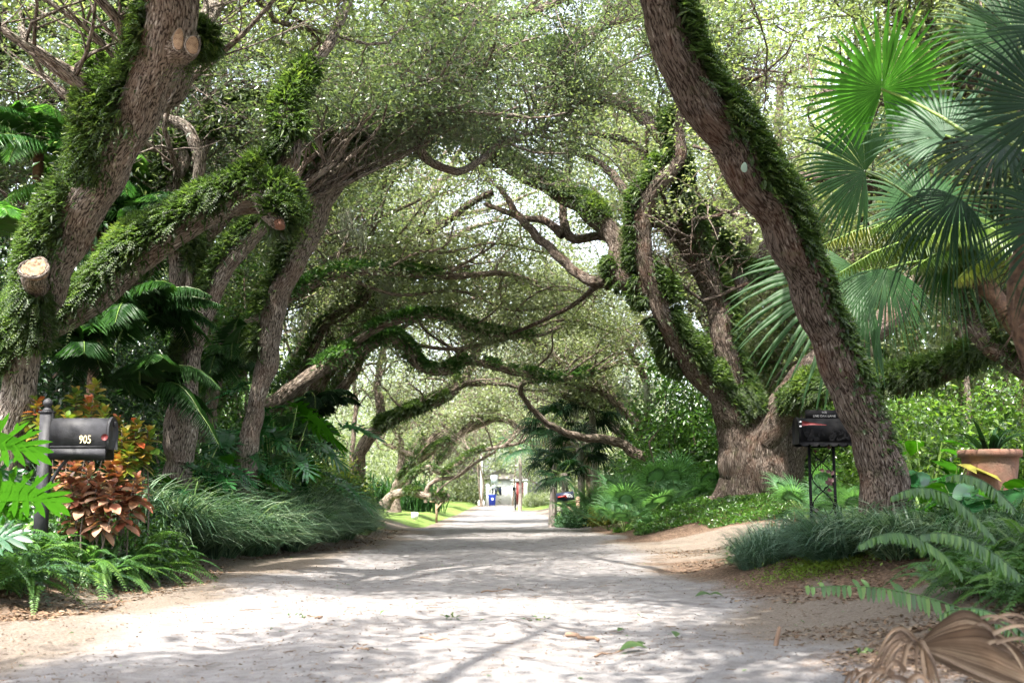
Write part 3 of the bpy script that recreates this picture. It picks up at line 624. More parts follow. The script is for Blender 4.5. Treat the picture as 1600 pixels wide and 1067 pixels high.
for pp in ([(560, 560, 22, 12), (640, 505, 22.5, 12), (730, 470, 23, 11), (820, 440, 23.5, 9), (900, 455, 24, 7), (960, 480, 24.5, 5)], [(610, 530, 22, 11), (700, 545, 22.6, 10), (790, 530, 23, 9), (880, 500, 23.6, 7), (960, 520, 24, 5)],
           [(450, 465, 18.6, 12), (520, 400, 19.5, 11), (600, 385, 20, 10), (690, 395, 20.5, 9), (770, 380, 21, 7), (850, 395, 21.5, 5)], [(530, 430, 19.5, 10), (620, 460, 20.4, 9), (720, 455, 21.3, 8), (800, 485, 22, 6), (880, 475, 22.6, 4)]): t4b.limb(pp)
t4b.limb([(868, 592, 25, 16), (815, 600, 25.4, 14), (826, 632, 25.8, 14), (860, 665, 26.2, 16), (905, 682, 26.6, 20), (960, 690, 27, 24), (1010, 715, 27, 30)], grow=False)
for q_, r_ in t4b.limbs: t4b.leafy(q_[len(q_)//3:], 2200, .085, .45, .42, False)
t4b.canopy(36, 240, 0, 20000, t0=.4, lsize=.085, L1=(1.3, 3.2), up=.35)
t4b.done('fern')

# ---- T5: the big many-limbed oak on the right mound
b = at(1185, 780, 20); b[2] = g1(b[0], b[1])
t5 = Tree(b, 'massive many limbed oak on the green mound, right of the lane', 'bark', 'oak')
t5.ws = .8
t5.limb([(1140, 810, 20.1, 96), (1148, 755, 20.0, 80), (1150, 700, 19.9, 70), (1142, 655, 19.8, 60), (1112, 610, 19.6, 42), (1082, 575, 19.4, 38), (1058, 535, 19.2, 38), (1036, 490, 19.0, 38), (1016, 440, 18.9, 36), (1006, 390, 18.8, 34), (1003, 345, 18.7, 34), (1016, 305, 18.6, 30), (1040, 275, 18.5, 30), (1062, 245, 18.5, 26), (1060, 195, 18.5, 22), (1075, 120, 18.6, 18), (1085, 20, 18.7, 14)], base_flare=.12, ridge=.012)
qa, ra = t5.limbs[-1]
t5.limb([(1208, 810, 20.0, 110), (1202, 755, 19.8, 88), (1200, 705, 19.7, 76), (1212, 650, 19.7, 56), (1238, 610, 19.7, 52), (1262, 575, 19.8, 44), (1300, 548, 20, 42), (1350, 525, 20.2, 44), (1395, 490, 20.4, 46), (1425, 440, 20.5, 40), (1440, 380, 20.6, 34), (1480, 300, 20.8, 28), (1500, 200, 21, 22)], base_flare=.12, ridge=.012)
t5.limb([(1178, 800, 19.9, 96), (1176, 750, 19.9, 80), (1172, 700, 19.9, 84), (1165, 660, 19.9, 70), (1150, 600, 19.9, 50), (1135, 550, 19.8, 48), (1128, 500, 19.8, 46), (1112, 450, 19.8, 46), (1090, 405, 19.7, 46), (1058, 365, 19.6, 40), (1035, 345, 19.5, 30), (1000, 330, 19.5, 26)], base_flare=.3, ridge=.012)
qb, rb = t5.limbs[-1]
t5.limb([(1222, 810, 20.4, 90), (1222, 740, 20.4, 80), (1238, 690, 20.4, 70), (1258, 640, 20.4, 54), (1270, 615, 20.3, 46)], grow=False)
q, r = t5.limb([(1200, 690, 19.5, 50), (1232, 640, 19.1, 48), (1290, 612, 18.3, 46), (1370, 603, 17.2, 44), (1440, 590, 16.5, 44), (1500, 572, 16, 42), (1555, 545, 15.6, 38), (1610, 505, 15.3, 32), (1680, 460, 15.2, 26)])
t5.fern(q, r, .12, .95, (-.1, -.6, 1), 46000, .18, .8, (.08, .14), hang=.5)
t5.fern(qa, ra, .17, .52, (1, .1, .5), 30000, .26, .55, (.07, .13), hang=.4)
t5.fern(qa, ra, .30, .82, (-1, .45, .1), 34000, .26, .42, (.07, .14), hang=.7)
t5.fern(qb, rb, .35, .95, (1, .15, .6), 14000, .11, .5, (.08, .14))
t5.fern(qb, rb, .28, .38, (-.2, -1, .6), 5000, .10, .9, (.09, .15))
# limb (1005,345) -> upper left, and the dark S limbs
q, r = t5.limb([(1095, 395, 19.6, 40), (1082, 345, 19.3, 30), (1062, 315, 19, 28), (1070, 270, 18.8, 24), (1063, 230, 18.7, 22)], grow=False)
t5.fern(q, r, 0, 1, (.3, -.8, .5), 5000, .1, 1.2, (.07, .12))
q, r = t5.limb([(1062, 262, 18.5, 24), (1040, 225, 18.7, 24), (1010, 185, 19, 26), (965, 155, 19.3, 24), (910, 160, 19.6, 20), (850, 165, 20, 16), (825, 140, 20.4, 12)])
t5.limb([(985, 170, 19.1, 20), (940, 145, 19, 20), (905, 105, 18.8, 17), (893, 75, 18.6, 15), (905, 60, 18.5, 14), (945, 40, 18.3, 16), (1010, 20, 18, 14)])
q, r = t5.limb([(1020, 455, 19.0, 44), (985, 445, 19, 46), (965, 425, 19.1, 44), (962, 380, 19.2, 38), (935, 345, 19.3, 36), (890, 310, 19.4, 36), (845, 285, 19.4, 34), (800, 262, 19.3, 32), (760, 230, 19.1, 30), (725, 195, 18.9, 27), (695, 160, 18.7, 22), (650, 130, 18.6, 16)])
t5.fern(q, r, .28, .78, (.15, -.3, 1), 13000, .10, .75, (.07, .12))
t5.fern(q, r, .0, .16, (-.8, .3, .4), 3000, .08, .8, (.08, .13))
q, r = t5.limb([(975, 430, 19.1, 38), (940, 440, 19.3, 28), (905, 430, 19.5, 20), (865, 395, 19.8, 18), (830, 360, 20, 16), (805, 330, 20.3, 14), (780, 290, 20.5, 10)])
t5.limb([(950, 445, 19.2, 26), (960, 405, 19.6, 30), (955, 370, 19.8, 18), (895, 372, 20, 18), (880, 330, 20.2, 16), (890, 250, 20.5, 14), (900, 190, 20.7, 12)])
t5.limb([(880, 368, 20, 18), (850, 345, 20.2, 14), (815, 340, 20.4, 12), (760, 320, 20.8, 9)])
q, r = t5.limb([(1100, 430, 19.9, 36), (1060, 340, 20.2, 24), (1085, 330, 20.2, 18), (1120, 370, 20, 26), (1150, 400, 19.8, 28), (1180, 425, 19.6, 22), (1230, 430, 19.6, 16)])
t5.fern(q, r, .1, .95, (0, -.7, .8), 12000, .16, 1.1, (.08, .14))
q, r = t5.limb([(770, 100, 19.6, 14), (810, 80, 19.2, 24), (850, 78, 18.9, 26), (900, 72, 18.6, 24), (940, 40, 18.3, 22), (950, 0, 18.1, 20), (945, -60, 18, 18)])
t5.fern(q, r, .1, .6, (0, -.4, 1), 4000, .1, .9, (.08, .13))
t5.limb([(500, 378, 22, 8), (560, 385, 21.8, 10), (620, 380, 21.5, 13), (680, 358, 21.2, 15), (735, 318, 21, 14), (770, 300, 20.9, 12)][::-1])
for pp in ([(958, 420, 19.3, 20), (905, 470, 20.5, 10), (850, 500, 21.5, 8), (790, 525, 22.5, 6)], [(1005, 345, 18.8, 20), (955, 270, 19.5, 16), (900, 240, 20, 12), (840, 235, 20.5, 9)],
           [(1020, 300, 18.7, 18), (1000, 235, 19.4, 14), (960, 215, 19.8, 12), (880, 205, 20.3, 9)], [(1130, 500, 19.9, 18), (1175, 330, 20.5, 20), (1170, 230, 20.8, 16), (1190, 120, 21, 12)],
           [(1128, 500, 20.2, 20), (1210, 350, 21.5, 20), (1215, 250, 21.8, 18), (1220, 130, 22, 14)]): t5.limb(pp)
t5.zmin = 6.5
t5.canopy(80, 720, 0, 85000, t0=.82, lsize=.075, L1=(1.4, 3.4), up=.3)
t5.done()

# ---- T6: near right leaning oak
b = at(1388, 830, 8.9); b[2] = g1(b[0], b[1])
t6 = Tree(b, 'thick straight oak on the near right bank leaning far over the lane', 'bark', 'oak')
t6.ws = .75
q, r = t6.limb([(1400, 880, 9.0, 130), (1386, 765, 8.9, 98), (1362, 690, 8.8, 88), (1338, 620, 8.7, 84), (1312, 555, 8.6, 82), (1285, 490, 8.5, 80), (1255, 420, 8.3, 80), (1225, 355, 8.1, 80), (1185, 290, 7.9, 84), (1140, 225, 7.7, 86), (1102, 165, 7.5, 86), (1066, 100, 7.3, 76), (1045, 40, 7.2, 70), (1028, -20, 7.1, 68), (1000, -120, 6.9, 64), (950, -250, 6.6, 58), (880, -400, 6.2, 50)], base_flare=.1, ridge=.010, lump=.045)
t6.fern(q, r, .42, .80, (1, .15, .55), 15000, .07, .42, (.07, .13))
t6.fern(q, r, .22, .62, (.95, -.5, .35), 3600, .03, .4, (.05, .085), w=.45, hang=.8)
t6.fern(q, r, .06, .3, (.9, -.6, .3), 900, .02, .6, (.03, .06), w=.5)
t6.limb([(1028, -20, 7.1, 50), (1090, -120, 7.8, 44), (1150, -260, 8.8, 34), (1200, -400, 10, 26)])
t6.limb([(1000, -120, 6.9, 50), (850, -240, 7.8, 44), (700, -330, 9, 34), (560, -400, 10, 26)])
t6.canopy(46, 260, 0, 36000, t0=.76, lsize=.062, L1=(1.3, 3.2))
t6.done()
# pale lichen patch on it (flat crust on bark)

# ---- T7.. further left trees
def mk(bx, by, Y, label, limbs, can, bark='bark_far', leaf='oak_pale', ferns=()):
    b = at(bx, by, Y); b[2] = g1(b[0], b[1])
    t = Tree(b, label, bark, leaf); out = []; t.ws = .62
    for i, l in enumerate(limbs): out.append(t.limb(l, base_flare=.2 if i == 0 else 0))
    for (i, t0, t1, d, n, th) in ferns: t.fern(*out[i], t0, t1, d, n, th, .9, (.10, .17))
    t.canopy(*can[:4], t0=can[4], lsize=can[5], L1=(1.3, 3.4), up=.35, **(can[6] if len(can) > 6 else {}))
    return t.done()
mk(560, 770, 33, 'forked oak leaning right past the far end of the grass border', [
    [(556, 790, 33.3, 40), (560, 735, 33.2, 32), (572, 690, 33, 32), (600, 665, 32.8, 28), (640, 645, 32.6, 24), (690, 625, 32.5, 22), (720, 600, 32.5, 22), (742, 560, 32.5, 18), (760, 520, 32.6, 14), (800, 490, 33, 10)],
    [(590, 680, 32.9, 26), (594, 640, 33, 22), (590, 600, 33.1, 18), (600, 540, 33.3, 14), (620, 480, 33.6, 12)],
    [(548, 760, 33.6, 14), (552, 690, 33.6, 12), (556, 620, 33.6, 11), (540, 540, 33.6, 9)],
    [(720, 600, 32.5, 14), (780, 600, 33, 10), (840, 610, 34, 7), (900, 600, 35, 5)]], (50, 300, 0, 24000, .4, .10), ferns=[(0, .3, .7, (-.2, -.3, 1), 8000, .14)])
mk(622, 785, 44, 'squat oak with twisting limbs at the lawn edge, second down the left side', [
    [(615, 800, 44.3, 34), (618, 765, 44.3, 26), (640, 735, 44, 22), (662, 710, 43.8, 20), (700, 690, 43.6, 16), (740, 668, 43.5, 13), (790, 650, 43.5, 9)],
    [(622, 760, 44.2, 20), (628, 700, 44.2, 16), (615, 660, 44.3, 13), (640, 620, 44.5, 10)],
    [(640, 730, 44, 14), (690, 668, 43.8, 12), (740, 640, 43.8, 9), (800, 660, 43.8, 6)],
    [(645, 712, 44, 14), (600, 690, 44.3, 10), (588, 650, 44.5, 8)]], (50, 300, 0, 42000, .3, .13), ferns=[(0, .2, .7, (-.2, -.3, 1), 3000, .12)])
mk(650, 790, 41, 'low snaking oak limbs that dip almost to the bright lawn', [
    [(600, 790, 41.5, 26), (612, 775, 41.4, 22), (640, 768, 41, 20), (670, 776, 40.8, 18), (698, 778, 40.8, 14), (692, 768, 40.8, 10)],
    [(634, 770, 41.1, 18), (642, 748, 41, 13), (668, 730, 41, 12), (690, 740, 41, 12), (712, 728, 41, 11), (735, 710, 41.2, 11), (770, 700, 41.4, 10), (815, 690, 41.8, 8), (850, 660, 42.2, 6)],
    [(665, 785, 40.8, 9), (666, 768, 40.8, 11), (672, 756, 40.8, 11), (688, 748, 41, 10), (715, 744, 41.2, 9), (745, 722, 41.5, 8), (775, 705, 41.7, 6)]], (18, 90, 0, 9000, .6, .13), ferns=[(0, .2, .95, (0, -.2, 1), 2500, .08), (1, .05, .6, (0, -.2, 1), 2000, .05)])
# dark spreading oak in the middle distance on the right
mk(905, 790, 46, 'shaded dark oak with many bare crossing branches over the far lane, on the right', [
    [(930, 800, 46.5, 34), (922, 740, 46.5, 28), (905, 700, 46, 24), (875, 690, 46, 16), (850, 665, 46, 13), (820, 640, 46, 11), (770, 622, 46, 9), (735, 625, 46, 6)],
    [(905, 705, 46, 18), (880, 655, 46, 14), (845, 625, 46, 12), (790, 600, 46, 9), (745, 592, 46, 6)],
    [(915, 700, 46, 18), (925, 640, 46, 15), (900, 600, 46, 12), (860, 570, 46, 9)],
    [(860, 680, 45.8, 13), (820, 672, 45.6, 11), (780, 655, 45.4, 8), (740, 650, 45.2, 5)],
    [(850, 665, 46, 10), (830, 610, 46.3, 8), (800, 580, 46.5, 5)]], (90, 500, 0, 14000, .2, .12), leaf='oak_cool', bark='bark')
mk(1000, 770, 30, 'oak hidden in shrubs beyond the palmettos, its boughs reaching over the lane', [
    [(1040, 800, 30.5, 40), (1030, 740, 30.5, 34), (1010, 690, 30.3, 28), (965, 630, 30, 22), (900, 585, 29.5, 20), (850, 545, 29, 16), (790, 510, 28.6, 12), (720, 490, 28.3, 8)],
    [(1010, 690, 30.3, 22), (1010, 600, 30, 18), (960, 520, 29.5, 15), (900, 470, 29, 12), (830, 440, 28.5, 9)],
    [(1000, 670, 30.2, 18), (1060, 560, 30, 16), (1080, 460, 30, 13), (1060, 380, 30, 10)],
    [(965, 630, 30, 15), (910, 540, 31, 12), (840, 480, 32, 9), (760, 450, 33, 6)]], (60, 400, 0, 36000, .35, .095))
# procedural arching oaks further along both sides
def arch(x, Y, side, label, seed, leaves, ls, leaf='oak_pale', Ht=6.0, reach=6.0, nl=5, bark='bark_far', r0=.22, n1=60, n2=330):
    global rng
    keep = rng; rng = np.random.default_rng(seed)
    z0 = g1(x, Y); t = Tree((x, Y, z0), label, bark, leaf); t.hi = max(9.5, Ht+1.5)
    fork = np.array([x+side*.5, Y+rng.normal()*.3, z0+1.8])
    t.limb([(x, Y, z0-.2, r0*1.25), (x+side*.12, Y, z0+.7, r0), (fork[0], fork[1], fork[2], r0*.9)], world=True, base_flare=.4)
    for k in range(nl):
        a = (k+.5)/nl; fan_ = (a-.5)*2.3; rch = reach*rng.uniform(.7, 1.15)
        dirx = side*math.cos(fan_); diry = math.sin(fan_)
        top = Ht*rng.uniform(.75, 1.1)
        pts = [tuple(fork-[0, 0, .3])+(r0*.6,)]
        for s in (.18, .36, .55, .75, 1.0):
            zz = z0+1.8+(top-1.8)*(1-(1-s)**1.8)+rng.normal()*.2
            pp = np.array([fork[0]+dirx*rch*s+rng.normal()*.25, fork[1]+diry*rch*s*1.1+rng.normal()*.3, zz])
            pp[2] = max(pp[2], float(ceil_z(pp))+.15) if s > .3 else pp[2]
            pts.append(tuple(pp)+(r0*.6*(1-.8*s),))
        q, r = t.limb(pts, world=True)
        t.fern(q, r, .05, .7, (0, -.3, 1), 1800, .12, .9, (.1, .17))
    t.canopy(n1, n2, 0, leaves, t0=.25, lsize=ls, L1=(1.4, 3.6), up=.3)
    o = t.done(); rng = keep; return o
arch(-5.6, 25, 1, 'mid left oak rising behind the philodendrons, crown spread over the lane', 11, 22000, .085, nl=6, n1=40, n2=260)
arch(5.2, 37, -1, 'right side oak standing between the fan palms and the navy mailbox bend', 12, 26000, .11, Ht=6.5)
arch(-5.8, 54, 1, 'left side oak at the back of the sunny lawn, arching to the right', 13, 20000, .14, 'oak', Ht=6.5)
arch(5.0, 58, -1, 'right side oak over the bright far stretch of lane', 14, 20000, .15, Ht=6.5)
arch(-6.2, 72, 1, 'small looking oak near the far end of the tunnel, left side', 15, 13000, .17, Ht=7)
arch(5.5, 78, -1, 'small looking oak near the far end of the tunnel, right side', 16, 13000, .17, Ht=7)
arch(7.6, 12.5, -1, 'oak behind the big fan palm, twisted limbs showing at the top right', 17, 60000, .075, 'oak', Ht=7, reach=4.5, bark='bark', n2=420)
arch(-7.6, 17, 1, 'grey oak behind the feather palms at the upper left', 18, 60000, .075, 'oak_cool', Ht=7.5, reach=4.5, bark='bark_grey', n2=420)
arch(-9.0, 13.5, 1, 'oak in the upper left corner behind the leaning trunk, thin bare twigs showing', 20, 60000, .075, 'oak_cool', Ht=8.5, reach=4.2, bark='bark_grey', n2=420)
arch(-6.8, 22, 1, 'pale leaved oak seen in the gap between the twin stems and the curved oak', 21, 60000, .09, 'oak_pale', Ht=7.0, reach=4.0, n2=420)
arch(7.0, 28, -1, 'tall oak high above the others at the upper right of centre', 22, 42000, .11, 'oak_pale', Ht=12.5, reach=7.5, nl=8, n1=90, n2=420)
arch(-7.2, 31, 1, 'tall oak high above the others at the upper left of centre', 23, 32000, .11, 'oak_pale', Ht=12.5, reach=7.5, nl=8, n1=90, n2=520)
arch(-5.0, -3.0, 1, 'oak standing behind the viewpoint on the left, its shade dappling the foreground sand', 24, 95000, .115, 'oak', Ht=7.5, reach=7.2, nl=8)
arch(4.8, 1.0, -1, 'oak just outside the right edge, shading the near fan palm', 25, 44000, .11, 'oak', Ht=8, reach=6.0, nl=6)
arch(8.5, 24, -1, 'oak in the garden right of the massive mound oak, seen through its limbs', 19, 80000, .085, Ht=8, reach=5, n2=420)

# ------------------------------------------------------------------ ground plants
def gpt(px, py, Y): 
    q = at(px, py, Y); return np.array([q[0], q[1], g1(q[0], q[1])])
def gxy(x, y): return np.array([x, y, g1(x, y)])
def frond_plant(mb, sb, c, n, L, H, pairs, ll, lw, spread=1.0, az=None, droop=.75, jit=.1, ldroop=.15, sr=.004, r=None, el=(.5, 1.25)):
    a = rng.uniform(0, 2*PI, n) if az is None else rng.normal(az, spread, n)
    e = rng.uniform(*el, n); D = np.stack([np.cos(a)*np.cos(e), np.sin(a)*np.cos(e), np.sin(e)], -1)
    B = c+rand(n)*np.array([jit, jit, .01]); LL = rng.uniform(.7, 1.15, n)*L
    fronds(mb, sb, B, D, LL, droop*rng.uniform(.7, 1.2, n), pairs, ll*LL/L, lw, sr, ldroop=ldroop, r=r)
# left: sword ferns in front (beds one could not count)
def fern_bed(name, label, pts, L, mat, group=None, n=11, pairs=26, ll=.055, lw=.014):
    mb = MB(); sb = MB()
    for (x, y) in pts: frond_plant(mb, sb, gxy(x, y)+[0, 0, .02], n, L*rng.uniform(.8, 1.15), 0, pairs, ll, lw, jit=.06)
    o = mb.build(name, mat); tag(o, label, None, None, 'stuff')
    s_ = sb.build('stems', mat, None); s_.parent = o; return o
pts = []
while len(pts) < 130:
    x, y = rng.uniform(-5.2, -2.95), rng.uniform(6.3, 10.9)
    if x < -3.25-.28*abs(math.sin(y*1.7)) + (.35 if y > 8.3 else 0) and y > 7.0+(-3.1-x)*.3 and not (-3.7 < x < -3.3 and 8.3 < y < 8.7): pts.append((x, y))
fern_bed('fern_bed', 'arching green sword ferns edging the lane below the 905 mailbox', pts, .80, M['fern'], n=13, pairs=32, ll=.07, lw=.019)
pts = [(rng.uniform(-4.6, -3.2), rng.uniform(7.3, 9.8)) for _ in range(30)]
fern_bed('fern_bed', 'bluish sword ferns mixed into the left foreground bed', pts, .7, M['fern_blue'])
# right fern bank
pts = []
while len(pts) < 125:
    x, y = rng.uniform(2.2, 4.4), rng.uniform(4.9, 7.6)
    if x > 2.45+.5*abs(y-6.0)*0.6 and x/y > .385: pts.append((x, y))
fern_bed('fern_bed', 'dark sword ferns crowding the right bank behind the dead palm leaf', pts, .68, M['fern'], n=13, pairs=30, ll=.06, lw=.016)
# long arching fronds reaching left from that bank: each its own thing
def big_frond(base_px, tip_px, Yb, Yt, label, ll=.10, lw=.015, pairs=30, arc=.12, mat='fern', hang=.9, up=False):
    a = at(*base_px, Yb); b = at(*tip_px, Yt); root = thing('fern_frond', label, 'fern frond', tuple(a), 'long fronds arching over the right bank')
    K = 9; s = np.linspace(0, 1, K)[:, None]; L = np.linalg.norm(b-a)
    c = a+(b-a)*s; c[:, 2] += (arc*L*4*(s*(1-s)))[:, 0]
    st = MB(); batch_tubes(st, c[None], (.005*(1-.6*s[:, 0]))[None], 4)
    sk = np.linspace(.06, 1, pairs); Pk = np.stack([np.interp(sk, s[:, 0], c[:, k]) for k in range(3)], -1); T = nz(np.gradient(Pk, axis=0))
    mb = MB(); side = nz(np.cross(T, [0, 0, 1.]))
    for sg in (-1, 1):
        D = side*sg*(.5 if sg > 0 or not up else .4)+T*.25+np.array([0, 0, -hang if (sg < 0 or not up) else hang])+rand(pairs)*.10
        prof = np.clip(np.minimum((sk+.1)/.3, 1)*(1.08-sk)**.5, .2, 1)*rng.uniform(.85, 1.1, pairs)
        k = rng.random(pairs) > (.05 if sg < 0 or not up else .72)
        Sd = nz(np.cross(nz(D), np.array([0, -1., .2])))
        kk = 5; t = np.linspace(0, 1, kk)
        Cn = Pk[:, None]+nz(D)[:, None]*(ll*prof)[:, None, None]*t[None, :, None]; Cn[..., 2] -= .012*t**2
        ribbons(mb, Cn[k], np.repeat(Sd[:, None], kk, 1)[k], (lw*.5*np.array([.75, 1, .95, .75, .1])[None]*np.ones((pairs, 1)))[k], rng.random(k.sum()), crease=.2)
    mb.build('leaflets', M[mat], root); st.build('leaf_stalk', M[mat], root); return root
big_frond((1500, 950), (1262, 918), 5.3, 5.0, 'low tattered fern frond reaching furthest left over the sand', .085, .020, 30, .05, up=True)
big_frond((1510, 905), (1345, 850), 5.7, 5.4, 'fern frond curving over the mulch, just above the tattered one', .08, .014, 42, .18)
big_frond((1560, 850), (1395, 775), 5.8, 5.7, 'tall fern frond arching in front of the white-lit grass', .08, .014, 44, .22)
big_frond((1600, 905), (1440, 835), 5.0, 5.0, 'broad fern frond at the right edge, level with the lowest grass', .08, .014, 40, .15)
big_frond((1590, 800), (1480, 745), 5.6, 5.7, 'uppermost fern frond at the right edge, before the clay pot', .07, .012, 40, .2)
big_frond((1610, 1000), (1470, 960), 4.8, 4.9, 'short fern frond right above the dead brown fan leaf', .07, .012, 34, .2)

# grass borders
def grass_bed(name, label, cl, n, H, w, mat, R=.32, kind='stuff', reach=(.2, .5)):
    mb = MB()
    for (x, y, sc) in cl:
        m = int(n*sc); a = rng.uniform(0, 2*PI, m); rr = rng.random(m)**.5*R*.45*sc
        x_, y_ = x+np.cos(a)*rr, y+np.sin(a)*rr; B = np.stack([x_, y_, G(x_, y_)], -1)
        a2 = a+rng.normal(size=m)*.5; o = np.stack([np.cos(a2), np.sin(a2), 0*a2], -1)+np.array([.25*-np.sign(x), -.15, 0])
        grass(mb, B, o, H*sc*rng.uniform(.35, 1.0, m), rng.uniform(*reach, m)*sc, w*rng.uniform(.6, 1.25, m))
    o = mb.build(name, mat); tag(o, label, None, None, kind); return o
cl = []
for i in range(150):
    y = rng.uniform(11.0, 18.0); x0 = np.interp(y, [10.5, 12, 14, 16, 17.5], [-3.55, -3.3, -2.95, -2.7, -2.6]); cl.append((x0-abs(rng.normal())*.75+.02, y, rng.uniform(.8, 1.15)))
grass_bed('grass_border', 'long dense border of arching dark green and silvery blades, left of the lane', cl, 125, .72, .022, M['liriope'], reach=(.35, .95), R=.2)
cl = [(rng.uniform(-3.6, -2.7), rng.uniform(17.5, 21.5), rng.uniform(.8, 1.2)) for _ in range(30)]
grass_bed('grass_border', 'looser strappy blades at the far end of the left border', cl, 90, .58, .022, M['liriope'], reach=(.3, .7), R=.22)
def clump(label, c, n, H, w, mat, R=.3, reach=(.2, .5), lean=(0, 0)):
    c = np.array(c); root = thing('grass_clump', label, 'ornamental grass', tuple(c), 'grass clumps on the right bank')
    mb = MB(); a = rng.uniform(0, 2*PI, n); rr = rng.random(n)**.5*R; x_, y_ = c[0]+np.cos(a)*rr, c[1]+np.sin(a)*rr
    B = np.stack([x_, y_, G(x_, y_)], -1); a2 = a+rng.normal(size=n)*.4
    o = np.stack([np.cos(a2)+lean[0], np.sin(a2)+lean[1], 0*a2], -1)
    grass(mb, B, o, H*rng.uniform(.5, 1, n), rng.uniform(*reach, n), w*rng.uniform(.7, 1.2, n))
    k = n//2; grass(mb, B[:k], o[:k], H*rng.uniform(.2, .55, k), rng.uniform(.2, .5, k), w*rng.uniform(.6, 1, k)); mb.build('blades', mat, root); return root
clump('blue green upright tuft at the left tip of the right bank', gxy(2.15, 9.5), 700, .36, .009, M['liriope_blue'], .22, (.08, .34))
clump('dark arching tuft spilling toward the lane under the black mailbox', gxy(2.62, 8.9), 800, .44, .012, M['liriope_blue'], .25, (.25, .65), (-.5, -.5))
clump('big dark tuft between the black mailbox and the leaning trunk', gxy(3.0, 8.4), 800, .46, .013, M['liriope'], .25, (.25, .7), (-.4, -.5))
clump('silvery tuft at the foot of the near leaning oak', gxy(3.35, 7.9), 800, .44, .013, M['liriope'], .25, (.25, .65), (-.1, -.4))
clump('silver streaked tuft below the clay pot', gxy(3.75, 7.7), 800, .46, .013, M['liriope'], .25, (.25, .65), (0, -.4))
clump('rightmost pale tuft half behind the arching ferns', gxy(3.45, 7.1), 600, .40, .012, M['liriope'], .25, (.2, .55), (-.3, -.4))
clump('small tuft close behind the blue green one', gxy(2.45, 10.2), 500, .34, .008, M['liriope'], .25, (.1, .4))

# ------------------------------------------------------------------ leaf masses
def leafmass(name, label, boxes, mat, size=.08, clump_r=.35, per=60, ratio=.5, stems=0, kind='stuff', stemmat='bark_far', zbias=.0):
    mb = MB(); sb = MB()
    for (x0, x1, y0, y1, z0, z1, n) in boxes:
        nc = max(1, n//per); cx = rng.uniform(x0, x1, nc); cyy = rng.uniform(y0, y1, nc); g = G(cx, cyy, False)
        cz = g+z0+(z1-z0)*rng.random(nc)**(1+zbias)
        h = .75+.35*noise3(np.stack([cx, cyy, 0*cx], -1), .8); cz = g+(cz-g)*np.clip(h, .45, 1.2)
        c = np.stack([cx, cyy, cz], -1); i = rng.integers(0, nc, n)
        p = c[i]+rand(n)*clump_r*np.array([.5, .5, .4]); out = nz(p-c[i])
        ok = p[:, 2] > G(p[:, 0], p[:, 1], False)+.02
        p, out = p[ok], out[ok]; m = len(p)
        D = out*.7+rand(m)*.5+[0, 0, -.15]; N = rand(m)*.4+[0, 0, 1.]+out*.5
        L = size*rng.uniform(.6, 1.35, m); kites(mb, p, D, N, L, L*ratio*rng.uniform(.8, 1.2, m), .2, .12)
        k = min(nc, stems)
        if k:
            b = c[:k].copy(); b[:, 2] = g[:k]-.05; top = c[:k]; s = np.linspace(0, 1, 6)[None, :, None]
            Pn = b[:, None]*(1-s)+top[:, None]*s+rng.normal(size=(k, 6, 3))*np.array([.12, .12, .02])*(size/.08)*(s > 0); batch_tubes(sb, Pn, np.repeat(np.linspace(.025, .008, 6)[None], k, 0)*(size/.08), 5)
    o = mb.build(name, M[mat] if isinstance(mat, str) else mat); tag(o, label, None, None, kind)
    if sb.v: s_ = sb.build('stems', M[stemmat]); s_.parent = o
    return o
# left understory from near to far
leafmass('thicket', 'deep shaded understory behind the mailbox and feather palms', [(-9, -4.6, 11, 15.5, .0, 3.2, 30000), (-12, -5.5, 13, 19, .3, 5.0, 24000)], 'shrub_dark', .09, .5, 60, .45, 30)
leafmass('thicket', 'green understory left of the lane behind the grass border', [(-6.5, -3.9, 15.5, 24, .0, 1.9, 26000), (-10, -5, 19, 34, 0, 4, 30000), (-18, -8, 14, 34, 1, 9, 60000), (-7.5, -4.8, 18, 24, 2.5, 6.5, 26000)], 'shrub', .09, .45, 60, .45, 30)
leafmass('thicket', 'mixed shrubbery beside the left edge before the lawn', [(-5.0, -3.3, 20, 27, 0, 1.0, 12000), (-9, -4.6, 27, 35, 0, 2.2, 20000)], 'shrub', .10, .4, 60, .45, 10)
leafmass('thicket', 'dark low foliage around the croton stems under the 905 mailbox', [(-4.3, -3.05, 8.8, 9.9, 0, .5, 7000)], 'shrub', .05, .2, 60, .5, 0)
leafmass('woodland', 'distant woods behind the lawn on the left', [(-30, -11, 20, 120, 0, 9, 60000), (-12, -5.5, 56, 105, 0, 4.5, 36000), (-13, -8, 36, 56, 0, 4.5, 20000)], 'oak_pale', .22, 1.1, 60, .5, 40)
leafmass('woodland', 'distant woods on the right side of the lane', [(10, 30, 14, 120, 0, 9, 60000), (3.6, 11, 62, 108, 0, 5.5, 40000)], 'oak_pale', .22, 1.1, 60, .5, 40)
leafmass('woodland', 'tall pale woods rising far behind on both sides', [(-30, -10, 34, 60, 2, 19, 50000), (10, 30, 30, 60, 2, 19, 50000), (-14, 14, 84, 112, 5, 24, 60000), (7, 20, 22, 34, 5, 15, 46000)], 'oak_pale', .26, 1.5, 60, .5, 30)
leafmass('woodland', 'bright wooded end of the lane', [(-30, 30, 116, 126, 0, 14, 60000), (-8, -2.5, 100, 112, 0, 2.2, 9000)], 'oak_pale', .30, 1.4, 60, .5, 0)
leafmass('thicket', 'leafy green shrubbery between the palmettos and the far oak', [(3.4, 8.5, 24, 30, 0, 4.4, 50000), (3.0, 5, 27, 36, 0, 2.0, 22000)], 'shrub', .12, .5, 60, .5, 40)
